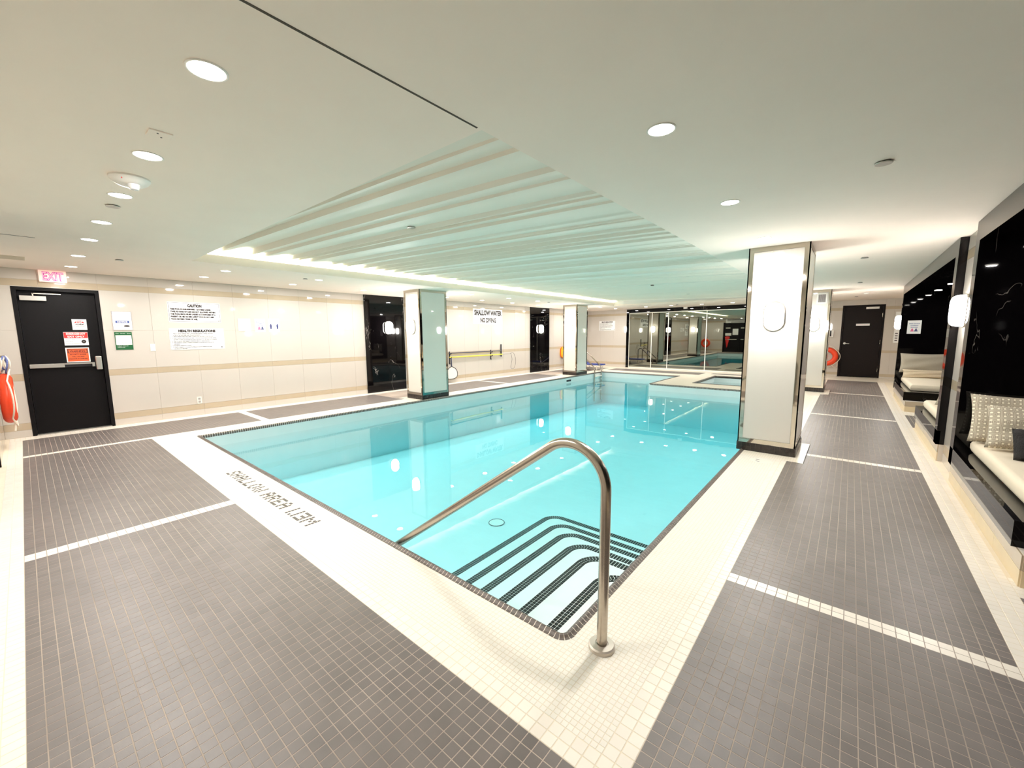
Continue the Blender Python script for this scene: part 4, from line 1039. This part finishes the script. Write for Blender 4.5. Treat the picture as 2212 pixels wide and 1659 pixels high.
s = paper('distance_notice', '+x', XL, 1.873, 1.662, .205, .270, 'white paper with two small blue standing figures apart, last of three papers')
art(s, '+x', XL, 1.873, 1.662, txt(['Keep your', 'distance'], .020, (-.07, .065), align='LEFT', lead=1.4), M['soft_ink'], 'heading', .0030)
for k, cx in enumerate((-.062, .062)):
    q = MB().prism([(cx+.012*math.cos(a), .020+.013*math.sin(a)) for a in [2*PI*i/12 for i in range(12)]], 0, .0005).prism([(cx-.02, 0), (cx-.016, -.03), (cx-.012, -.075), (cx+.012, -.075), (cx+.016, -.03), (cx+.02, 0), (cx+.01, .008), (cx-.01, .008)], 0, .0005)
    art(s, '+x', XL, 1.873, 1.662, q, M['ink_navy'], 'figure', .0022)
art(s, '+x', XL, 1.873, 1.662, txt(['2 m', '6 ft'], .020, (0, -.005), lead=1.6), M['soft_ink'], 'distance_text', .0030)
# SHALLOW WATER NO DIVING
yc, zc = 8.354, 2.016; W_, H_ = 1.385, .475
s = sign('shallow_water_sign', '+x', XL, yc, zc, W_, H_, M['sign_white'], 'large white SHALLOW WATER NO DIVING sign between the pillars')
art(s, '+x', XL, yc, zc, txt(['SHALLOW WATER'], .215, (0, .045), bold=.012, wfit=1.30), M['ink'], 'heading')
art(s, '+x', XL, yc, zc, txt(['NO DIVING'], .20, (0, -.185), bold=.010, wfit=.75), M['ink'], 'heading')
art(s, '+x', XL, yc, zc, MB().add([(.63, -.215, 0), (.66, -.215, 0), (.645, -.185, 0)], [(0, 1, 2)]), M['grey_ink'], 'maker_mark')
# stickers on the exit door
DX = XL-.075
s = sign('alarm_sticker', '+x', DX, -.894, 1.645, .158, .162, M['sign_white'], 'white STOP ALARM sticker with an octagon, topmost on the exit door', t=.002)
oc = [(.064*math.cos(PI/8+k*PI/4), .064*math.sin(PI/8+k*PI/4)) for k in range(8)]
art(s, '+x', DX, -.894, 1.645, MB().prism(oc, 0, .0004), M['grey_ink'], 'octagon_line', .0021)
art(s, '+x', DX, -.894, 1.645, MB().prism([(x*.96, y*.96) for x, y in oc], 0, .0005), M['sign_white'], 'octagon', .0023)
art(s, '+x', DX, -.894, 1.645, MB().prism([(-.0585, .024), (.0585, .024), (.024, .0595), (-.024, .0595)], 0, .0005), M['ink_red'], 'red_cap', .0026)
art(s, '+x', DX, -.894, 1.645, txt(['STOP'], .030, (0, .030), bold=.0012, wfit=.066), M['sign_white'], 'heading', .0036)
art(s, '+x', DX, -.894, 1.645, txt(['ALARM'], .032, (0, -.008), bold=.0014, wfit=.088), M['ink'], 'alarm_text', .0032)
art(s, '+x', DX, -.894, 1.645, txt(['Will Sound'], .019, (0, -.032), bold=.0004, wfit=.085), M['grey_ink'], 'small_text', .0032)
yc, zc = -.950, 1.427; W_, H_ = .258, .206
s = sign('emergency_sign', '+x', DX, yc, zc, W_, H_, M['sign_white'], 'red and white EMERGENCY EXIT ONLY sign with a round black keyhole', t=.012)
art(s, '+x', DX, yc, zc, rect_mb(W_-.004, .088, .0005).map(lambda x, y, z: (x, y+.052, z)), M['ink_red'], 'red_field', .0122)
art(s, '+x', DX, yc, zc, txt(['EMERGENCY', 'EXIT ONLY'], .036, (0, .061), lead=1.12, bold=.001), M['sign_white'], 'heading', .0134)
art(s, '+x', DX, yc, zc, txt(['Alarm Will', 'Sound If', 'Door Is Opened'], .022, (-.112, -.022), align='LEFT', lead=1.35), M['grey_ink'], 'body_text', .0130)
art(s, '+x', DX, yc, zc, MB().lathe([(.0, 0), (.026, 0), (.026, .006), (.0, .007)], 24, (.078, -.045, 0)), M['ink'], 'keyhole', .0120)
art(s, '+x', DX, yc, zc, MB().lathe([(.0, 0), (.006, 0), (.006, .002), (.0, .002)], 12, (.078, -.045, 0)), M['satin'], 'key_slot', .0192)
yc, zc = -.953, 1.176; W_, H_ = .255, .226
s = sign('warning_sign', '+x', DX, yc, zc, W_, H_, M['sign_white'], 'orange WARNING security alarm sign just above the push bar', t=.002)
art(s, '+x', DX, yc, zc, rect_mb(W_-.026, H_-.026, .0004), M['orange_sign'], 'orange_field', .0022)
art(s, '+x', DX, yc, zc, rect_mb(.215, .062, .0004).map(lambda x, y, z: (x, y+.058, z)), M['ink'], 'black_bar', .0025)
art(s, '+x', DX, yc, zc, rect_mb(.195, .046, .0004).map(lambda x, y, z: (x, y+.058, z)), M['orange_sign'], 'inner_bar', .0029)
art(s, '+x', DX, yc, zc, txt(['WARNING'], .040, (0, .044), bold=.0014, wfit=.165), M['ink'], 'heading', .0040)
art(s, '+x', DX, yc, zc, txt(['SECURITY ALARM', 'WILL SOUND', 'IF DOOR IS OPENED'], .022, (0, .000), lead=1.55, bold=.0008), M['ink'], 'body_text', .0036)
# sign on the brown door
s = sign('door_sign', '-y', YD+.03, 1.172, 1.66, .325, .062, M['sign_white'], 'small white name strip on the brown service door', t=.006)
art(s, '-y', YD+.03, 1.172, 1.66, txt(['AUTHORIZED STAFF ONLY'], .022, (0, -.008), wfit=.28), M['ink_pink'], 'lettering')
# tall notice left of the far pier, wall phone, booth notice
s = sign('tall_notice', '-y', YD, 1.965, 1.565, .115, .93, M['sign_white'], 'tall narrow white notice on the end wall beside the far pier', t=.006)
art(s, '-y', YD, 1.965, 1.565, MB().box(-.03, .03, -.20, -.17, 0, .0005).box(-.03, .03, -.27, -.24, 0, .0005).box(-.03, .03, -.34, -.31, 0, .0005).box(-.03, .03, -.41, -.38, 0, .0005), M['grey_ink'], 'symbols', .0062)
q = MB().box(.37, .475, YD-.06, YD+.01, 1.27, 1.50); ph = tag(obj('wall_phone', q, M['white_plastic'], bev=.012), 'small white emergency phone box above the orange ring by the brown door', 'phone')
obj('handset', MB().tube([(.395, YD-.075, 1.30), (.395, YD-.085, 1.38), (.395, YD-.075, 1.47)], .016, 8), M['dark_plastic'], ph)
s = paper('mask_notice', '-y', 10.872, 1.952, 1.535, .216, .285, 'white paper notice hung on black marble inside the far booth')
art(s, '-y', 10.872, 1.952, 1.535, txt(['MASK OR FACE', 'COVERING', 'REQUIRED'], .024, (0, .065), lead=1.6, bold=.0006), M['ink_blue'], 'heading', .0030)
art(s, '-y', 10.872, 1.952, 1.535, bust(-.028, -.075, .036), M['ink_pink'], 'pink_figure', .0022); art(s, '-y', 10.872, 1.952, 1.535, bust(.032, -.075, .036), M['ink_navy'], 'navy_figure', .0022)
# things by the door behind the near deck (seen in the mirror)
s = sign('banner_sign', '+y', YN-.001, -5.30, 2.27, 1.90, .28, M['sign_white'], 'long white printed board above the double door, seen in the mirror', t=.010)
for k, zz in enumerate((.085, .0, -.085)): art(s, '+y', YN-.001, -5.30, 2.27, MB().box(-.88, .85-.25*(k == 2), zz-.022, zz+.022, 0, .0006), M['grey_ink'], 'text_line', .0104)
s = paper('door_paper', '+y', YN-.07, -5.60, 1.48, .36, .44, 'white paper taped on the left leaf of the double door, seen in the mirror')
s = sign('pink_label', '+y', YN-.07, -6.06, 1.30, .40, .17, M['sign_white'], 'small red printed label on the double door, above the red cloth', t=.004)
art(s, '+y', YN-.07, -6.06, 1.30, txt(['EXIT ALARM'], .05, (0, -.02), wfit=.32), M['ink_red'], 'lettering', .0046)
q = MB(); n = 14
for i, (z, r) in enumerate([(1.16, .02), (1.12, .16), (1.0, .14), (.7, .08), (.4, .03), (.33, .01)]):
    for k in range(n):
        a = 2*PI*k/n; q.v.append((-6.12+r*math.cos(a)*(1+.12*math.cos(3*a)), YN-.04+min(r, .05)*.55*math.sin(a), z))
for i in range(5):
    for k in range(n): q.f.append((i*n+k, i*n+(k+1) % n, (i+1)*n+(k+1) % n, (i+1)*n+k))
q.box(-6.13, -6.11, YN-.075, YN-.03, 1.13, 1.15)
tag(obj('red_cloth', q, M['ink_red'], smooth=True), 'red cloth tapering to a point, hung by the double door, seen in the mirror', 'cloth')

# EXIT sign
ex = thing('exit_sign', 'glowing pink EXIT sign under the ceiling above the black door', 'exit sign', (XL+.03, -1.11, 2.355), 0, None, 'thing')
q = MB().box(XL-.004, XL+.055, -1.247, -.970, 2.258, 2.428); obj('housing', q, M['exit_body'], ex, bev=.004)
for (wt_, mt, lf) in ((.0075, 'exit_edge', .0560), (.0005, 'exit_letter', .0568)):
    mb = text_mb(['EXIT'], .165, bold=wt_, wfit=.215); mb.map(lambda x, y, z: (x, y-.058, z+lf)); on_wall(mb, '+x', -1.108, 2.345, XL); obj('letters', mb, M[mt], ex)
# switch, outlet
o = tag(obj('light_switch', MB().box(XL-.002, XL+.008, -.103, -.036, 1.203, 1.326), M['white_plastic'], bev=.002), 'white rocker light switch on the tiles between door and signs', 'switch')
obj('rocker', MB().box(XL+.006, XL+.013, -.086, -.053, 1.235, 1.295), M['trim_white'], o, bev=.002)
o = tag(obj('power_outlet', MB().box(XL-.002, XL+.007, .466, .536, .212, .340), M['white_plastic'], bev=.002), 'white power outlet low on the wall under the health rules', 'outlet')
for z in (.248, .304): obj('socket', MB().box(XL+.005, XL+.010, .484, .518, z-.018, z+.018), M['soft_ink'], o)

# ------------------------------------------------------------------ things on the ceiling
st_ = thing('fire_strobe', 'round white FIRE alarm with a clear strobe lens on the near ceiling', 'fire alarm', (-2.60, -.965, HC), 0, None, 'thing')
obj('body', MB().lathe([(.0, .0), (.098, .0), (.100, -.010), (.086, -.030), (.060, -.046), (.040, -.050), (.0, -.050)], 32, (-2.60, -.965, HC)), M['white_plastic'], st_, smooth=True)
obj('strobe_lens', MB().lathe([(.0, -.046), (.030, -.046), (.030, -.062), (.020, -.078), (.0, -.082)], 16, (-2.555, -.955, HC)), M['clear_lens'], st_, smooth=True)
mb = text_mb(['FIRE'], .030, bold=.001, wfit=.062)
mb.map(lambda x, y, z: (-2.60+.076, -.985+x*1.0, HC-.030+y*.7)); 
obj('lettering', mb, M['ink_red'], st_)
q = MB().box(-1.79, -1.70, -1.01, -.92, HC-.006, HC+.004); ap = tag(obj('access_plate', q, M['ceiling'], bev=.002), 'small square white blank plate with two screws on the near ceiling', 'plate')
for (x, y) in ((-1.765, -.955), (-1.725, -.975)): obj('screw', MB().lathe([(0, -.0078), (.004, -.0078), (.004, -.004), (0, -.004)], 10, (x, y, HC)), M['dark_plastic'], ap)
caps = [(-3.42, -.957, HC, 'in the near row next to the fire alarm'), (.995, 1.826, HC, 'nearest one over the bench corridor'), (.983, 5.82, HC, 'over the corridor by the big pillar'), (.979, 9.43, HC, 'over the corridor level with the far booth'), (.95, 13.6, HC, 'over the corridor closest to the brown door'),
        (-6.36, -.592, HC, 'near the exit sign'), (-6.46, 1.771, HC, 'near the three papers'), (-6.46, 9.2, HC, 'near the farther marble panel'), (-3.9, 13.45, HC, 'in front of the mirror frame')]
def pleat_z(x, y):
    i = min(range(len(prof)), key=lambda k: abs(prof[k][0]-y)); t = (RX1+.03-x)/(RX1+.03-XS[-1])
    return HC+.012+.165*t**.9+prof[i][1]*(.35+.65*min(1, t*2))
for y, lab in ((.973, 'first one on the pleated recess from the camera'), (4.36, 'second one on the pleated recess from the camera'), (7.06, 'third one on the pleated recess from the camera'), (9.5, 'fourth one on the pleated recess from the camera')):
    x = -2.36; z = pleat_z(x, y); x = CAM[0]+(x-CAM[0])*(z-CAM[2])/(HC-CAM[2]); y2 = CAM[1]+(y-CAM[1])*(z-CAM[2])/(HC-CAM[2]); caps.append((x, y2, pleat_z(x, y2), lab))
for i, (x, y, z, lab) in enumerate(caps):
    o = thing('sprinkler_cap', 'flat round sprinkler cap on the ceiling, '+lab, 'sprinkler', (x, y, z), 0, 'ceiling sprinkler caps', 'thing')
    obj('cap', MB().lathe([(0, -.012), (.040, -.012), (.042, -.009), (.042, -.006), (0, -.006)], 24, (x, y, z)), M['satin'], o); obj('neck', MB().lathe([(0, -.006), (.034, -.006), (.034, .012), (0, .012)], 20, (x, y, z)), M['slot'], o)
o = thing('slot_diffuser', 'narrow dark air slot in the ceiling above the near wall', 'vent', (-5.36, -1.5, HC), 0, None, 'thing')
q = MB().box(-5.40, -5.32, YN, -1.30, HC-.002, HC+.002); obj('frame', q, M['ceiling'], o); obj('slot', MB().box(-5.368, -5.352, YN+.02, -1.31, HC-.0030, HC), M['slot'], o)
o = thing('ceiling_hatch', 'grey flush strip panel in the ceiling left of the exit sign', 'panel', (-7.0, -1.46, HC), 0, None, 'thing')
obj('panel', MB().box(-7.28, -6.94, -1.74, -1.37, HC-.004, HC+.001), material('hatch', lin((196,186,166)), .8), o)
o = thing('smoke_detector', 'small white smoke detector on the ceiling before the brown door', 'detector', (1.139, 12.4, HC), 0, None, 'thing')
obj('body', MB().lathe([(0, 0), (.055, 0), (.055, -.02), (.035, -.04), (0, -.042)], 20, (1.139, 12.4, HC)), M['white_plastic'], o, smooth=True)

# vent grille on the far pillar
gx0, gx1, gz0, gz1 = .222, .424, 2.112, 2.357; py = 10.73
o = thing('vent_grille', 'small square air grille near the top of the far white pillar', 'vent', (.323, py, 2.235), 0, None, 'thing')
q = MB(); q.box(gx0, gx1, py-.012, py+.004, gz0, gz0+.03); q.box(gx0, gx1, py-.012, py+.004, gz1-.03, gz1); q.box(gx0, gx0+.03, py-.012, py+.004, gz0+.03, gz1-.03); q.box(gx1-.03, gx1, py-.012, py+.004, gz0+.03, gz1-.03); obj('frame', q, M['white_plastic'], o)
obj('backing', MB().box(gx0+.03, gx1-.03, py-.002, py+.004, gz0+.03, gz1-.03), M['grey_ink'], o)
for k in range(9): x = gx0+.038+k*.0155; obj('slat', MB().box(x-.004, x+.003, py-.010, py, gz0+.03, gz1-.03), M['soft_ink'], o)

# ------------------------------------------------------------------ handrail by the steps
hr = thing('handrail', 'bent stainless steel handrail rising from the deck into the pool steps', 'handrail', (.135, .092, 0))
R_ = .186; HX = .139; zc_ = .759; path = [(HX-.004, .092, .004), (HX-.002, .092, .30), (HX, .092, .60)]
path += [(HX-R_+R_*math.cos(math.radians(a)), .092, zc_+R_*math.sin(math.radians(a))) for a in [i*125.8/22 for i in range(23)]]
end = path[-1]; zend = -.925; k = (end[2]-zend)/.585
for t in (.15, .35, .6, .8, 1.0): path.append((end[0]-.811*k*t, .092, end[2]-.585*k*t))
obj('rail', MB().tube(path, .0240, 20), M['rail_steel'], hr, smooth=True)
obj('flange', MB().lathe([(.0, 0), (.060, 0), (.060, .016), (.054, .022), (.030, .024), (.028, .020), (0, .020)], 36, (.135, .092, 0)), M['flange'], hr, smooth=True)

# ladder at the far end of the exit side
lad = thing('pool_ladder', 'stainless pool ladder with two bent rails behind the far pale pillar', 'ladder', (-6.6, 12.12, 0))
for yy in (11.86, 12.38):
    p = [(-6.98, yy, 0), (-6.98, yy, .55)] + [(-6.86+.12*math.cos(math.radians(a)), yy, .58+.13*math.sin(math.radians(a))) for a in range(175, 40, -15)] + [(-6.30, yy, .24), (-6.265, yy, .18), (-6.245, yy, .08), (-6.24, yy, -.3), (-6.24, yy, -1.05)]
    obj('rail', MB().tube(p, .021, 10), M['rail_steel'], lad, smooth=True)
    obj('flange', MB().lathe([(0, 0), (.05, 0), (.05, .015), (.03, .02), (0, .02)], 20, (-6.98, yy, 0)), M['flange'], lad)
for z in (-.13, -.40, -.66): obj('tread', MB().box(-6.265, -6.195, 11.87, 12.37, z-.012, z+.012), M['trim_white'], lad)

# blue deck chair by the ladder
lo_ = thing('deck_lounger', 'low blue deck lounger half hidden behind the far pale pillar', 'lounger', (-7.1, 12.95, 0))
q = MB(); fr_ = .016
for yy in (12.72, 13.22):
    q.tube([(-6.52, yy, .20), (-7.25, yy, .20), (-7.75, yy, .52)], fr_, 8)
for xx in (-6.62, -7.2):
    for yy in (12.72, 13.22): q.tube([(xx, yy, .0), (xx, yy, .20)], fr_, 8)
q.tube([(-6.52, 12.72, .20), (-6.52, 13.22, .20)], fr_, 8); q.tube([(-6.62, 12.72, .07), (-6.62, 13.22, .07)], .010, 8); q.tube([(-7.2, 12.72, .07), (-7.2, 13.22, .07)], .010, 8)
obj('frame', q, M['trim_white'], lo_, smooth=True)
obj('seat', MB().box(-7.25, -6.50, 12.71, 13.23, .205, .25), M['lounge_blue'], lo_, bev=.012)
q = MB().add([(-7.25, 12.71, .21), (-7.77, 12.71, .54), (-7.745, 12.71, .58), (-7.225, 12.71, .25), (-7.25, 13.23, .21), (-7.77, 13.23, .54), (-7.745, 13.23, .58), (-7.225, 13.23, .25)], [(0,1,2,3),(4,7,6,5),(0,4,5,1),(1,5,6,2),(2,6,7,3),(3,7,4,0)])
obj('backrest', q, M['lounge_blue'], lo_)

# ------------------------------------------------------------------ reaching poles and crooks on the exit wall
PXW = XL
for i, (yy, zt, zl, nm) in enumerate([(6.63, .94, .56, 'black wall bracket beside the nearer pale pillar, with the net hung on it'), (8.445, .93, .61, 'black wall bracket holding both poles under the shallow water sign')]):
    b = thing('pole_bracket', nm, 'bracket', (XL+.02, yy, .78), 0, 'pole brackets', 'thing')
    q = MB().box(XL-.003, XL+.016, yy-.018, yy+.018, zl, zt)
    obj('plate', q, M['dark_plastic'], b)
    for z in (zt-.055, zt-.18): obj('hook', MB().tube([(XL+.01, yy, z-.012), (XL+.055, yy, z-.025), (XL+.085, yy, z-.015), (XL+.095, yy+.015, z+.015)], .011, 8), M['dark_plastic'], b, smooth=True)
    obj('foot', MB().tube([(XL+.01, yy, zl+.02), (XL+.04, yy, zl+.012)], .014, 8), M['dark_plastic'], b, smooth=True)
bp_ = thing('pool_brush', 'dark pole with an upright brush head on its far end, upper of two', 'pool brush', (XL+.055, 7.8, .895))
obj('pole', MB().tube([(XL+.055, 6.56, .893), (XL+.055, 8.95, .885)], .0145, 10), M['navy'], bp_, smooth=True)
obj('brush_head', MB().box(XL+.010, XL+.0405, 8.935, 8.975, .685, 1.105), M['dark_plastic'], bp_, bev=.006)
yp = thing('reaching_pole', 'yellow reaching pole with a thin wire crook, lower of two wall poles', 'pole', (XL+.055, 7.8, .77))
obj('pole', MB().tube([(XL+.06, 6.60, .772), (XL+.06, 8.98, .762)], .019, 12), M['yellow'], yp, smooth=True)
C1 = [(8.98, .762), (9.30, .765), (9.42, .765), (9.47, .80), (9.56, .79), (9.66, .66), (9.69, .50), (9.66, .34), (9.58, .24), (9.48, .23), (9.42, .29), (9.45, .42), (9.49, .55), (9.47, .68), (9.42, .775), (9.38, .79)]
def smoothpath(P, k=6):
    out = []
    for i in range(len(P)-1):
        p0, p1, p2, p3 = P[max(i-1, 0)], P[i], P[i+1], P[min(i+2, len(P)-1)]
        for s_ in range(k):
            t = s_/k; out.append(tuple(.5*((2*p1[j])+(-p0[j]+p2[j])*t+(2*p0[j]-5*p1[j]+4*p2[j]-p3[j])*t*t+(-p0[j]+3*p1[j]-3*p2[j]+p3[j])*t**3) for j in range(len(p1))))
    out.append(P[-1]); return out
obj('crook', MB().tube([(XL+.06, a, b) for a, b in smoothpath(C1)], .0055, 6), M['wire'], yp, smooth=True)
nt_ = thing('leaf_net', 'white leaf net with a dark loop frame hanging on the nearer bracket', 'net', (XL+.09, 6.62, .36))
loop = smoothpath([(6.62, .50), (6.50, .44), (6.42, .32), (6.42, .20), (6.50, .135), (6.62, .125), (6.74, .135), (6.84, .20), (6.845, .33), (6.76, .44), (6.62, .50)])
obj('frame', MB().tube([(XL+.10, a, b) for a, b in loop], .010, 8), M['dark_plastic'], nt_, smooth=True)
obj('handle', MB().tube([(XL+.085, 6.625, .755), (XL+.095, 6.62, .62), (XL+.10, 6.62, .50)], .018, 10), M['navy'], nt_, smooth=True)
obj('mesh', MB().add([(XL+.10, a, b) for a, b in loop[:-1]], [tuple(range(len(loop)-1))]), material('net_mesh', lin((244,240,230)), .8), nt_)

# rescue can behind the ladder pillar
rc_ = thing('rescue_can', 'yellow rescue float with red trim on the wall left of the ladder pillar', 'rescue float', (XL+.08, 12.80, .68))
q = MB(); pp = pill(.155, .225, 8); q.prism([(x, z) for x, z in pp], 0, .10); q.map(lambda x, y, z: (XL+z-.002, 12.80+x, .68+y)); obj('float', q, M['amber'], rc_, bev=.012)
q = MB(); pp = pill(.166, .236, 8); q.prism([(x, z) for x, z in pp], .03, .06); q.map(lambda x, y, z: (XL+z, 12.80+x, .68+y)); obj('trim', q, M['orange'], rc_)
for (yy, zz) in ((12.74, .81), (12.86, .81), (12.74, .56), (12.86, .56)): obj('grip_slot', MB().box(XL+.096, XL+.102, yy-.02, yy+.02, zz-.03, zz+.03), M['ink_red'], rc_)

# ------------------------------------------------------------------ life rings
def life_ring(loc, rotz, Rm, rt, label, coil):
    t = thing('life_ring', label, 'life ring', loc, rotz, 'orange life rings on the walls', 'thing')
    n1, n2 = 40, 14; mb = MB()
    for i in range(n1):
        a = 2*PI*i/n1
        for j in range(n2):
            b = 2*PI*j/n2; r = Rm+rt*math.cos(b)*1.0
            mb.v.append((r*math.cos(a), -rt*.80*math.sin(b), r*math.sin(a)))
    for i in range(n1):
        for j in range(n2): mb.f.append((i*n2+j, ((i+1) % n1)*n2+j, ((i+1) % n1)*n2+(j+1) % n2, i*n2+(j+1) % n2))
    obj('ring', mb, M['orange'], t, smooth=True, local=True, sharp=170)
    pts = []
    for k in range(4):
        a1, a2 = math.radians(45+90*k), math.radians(135+90*k)
        for s_ in range(9):
            f = s_/8; a = a1+(a2-a1)*f; r = Rm+rt+.012+.035*math.sin(PI*f); pts.append((r*math.cos(a), -.02-.03*math.sin(PI*f), r*math.sin(a)))
    obj('grab_rope', MB().tube(pts, .008, 6, closed=True), M['rope'], t, local=True, smooth=True)
    return t
lr = life_ring((-7.55, YN+.098, .66), PI, .250, .080, 'orange life ring on the near wall at the left edge, under a rope coil', True)
# its rope, hung on a peg above
rc2 = thing('rope_coil', 'coil of blue and white throwing rope hung above the left edge life ring', 'rope', (-7.55, YN+.08, 1.15), 0, None, 'thing')
rg = random.Random(4)
obj('peg', MB().tube([(-7.55, YN-.01, 1.20), (-7.55, YN+.13, 1.21)], .012, 8), M['steel'], rc2)
for k in range(7):
    ph = rg.random()*6; rx_, rz_ = .09+.05*rg.random(), .075+.045*rg.random(); oy = YN+.05+.016*k
    obj('loop', MB().tube([(-7.55+rx_*math.cos(a+ph), oy+.012*math.sin(2*a+ph), 1.21-rz_+rz_*math.sin(a+ph)) for a in [2*PI*i/24 for i in range(24)]], .009, 6, closed=True), M['blue_rope'] if k % 2 else M['rope'], rc2, smooth=True)
obj('hanging_rope', MB().tube(smoothpath([(-7.56, YN+.10, 1.16), (-7.52, YN+.135, .98), (-7.54, YN+.150, .80), (-7.50, YN+.160, .58), (-7.46, YN+.150, .46), (-7.44, YN+.125, .42), (-7.42, YN+.13, .34), (-7.40, YN+.12, .24)]), .011, 8), M['rope'], rc2, smooth=True)
lr2 = life_ring((.345, YD-.07, .64), 0, .225, .075, 'orange life ring on the end wall, half hidden by the far pillar', False)
obj('tail_rope', MB().tube(smoothpath([(.46, YD-.05, .40), (.54, YD-.04, .30), (.62, YD-.03, .31), (.625, YD-.02, .42), (.62, YD-.015, .52)]), .008, 6), M['rope'], lr2)

# inspection lid in the white mosaic by the big pillar
q = MB().lathe([(0, .0012), (.105, .0012), (.110, .0004), (.110, -.002), (0, -.002)], 36, (.235, 3.745, 0)); o = tag(obj('inspection_cover', q, M['mosaic']), 'flush round white inspection cover in the deck before the big white pillar', 'cover')
for (x, y) in ((.200, 3.77), (.208, 3.70)): obj('finger_slot', MB().box(x-.018, x+.018, y-.006, y+.006, .0010, .0020), M['grey_ink'], o)
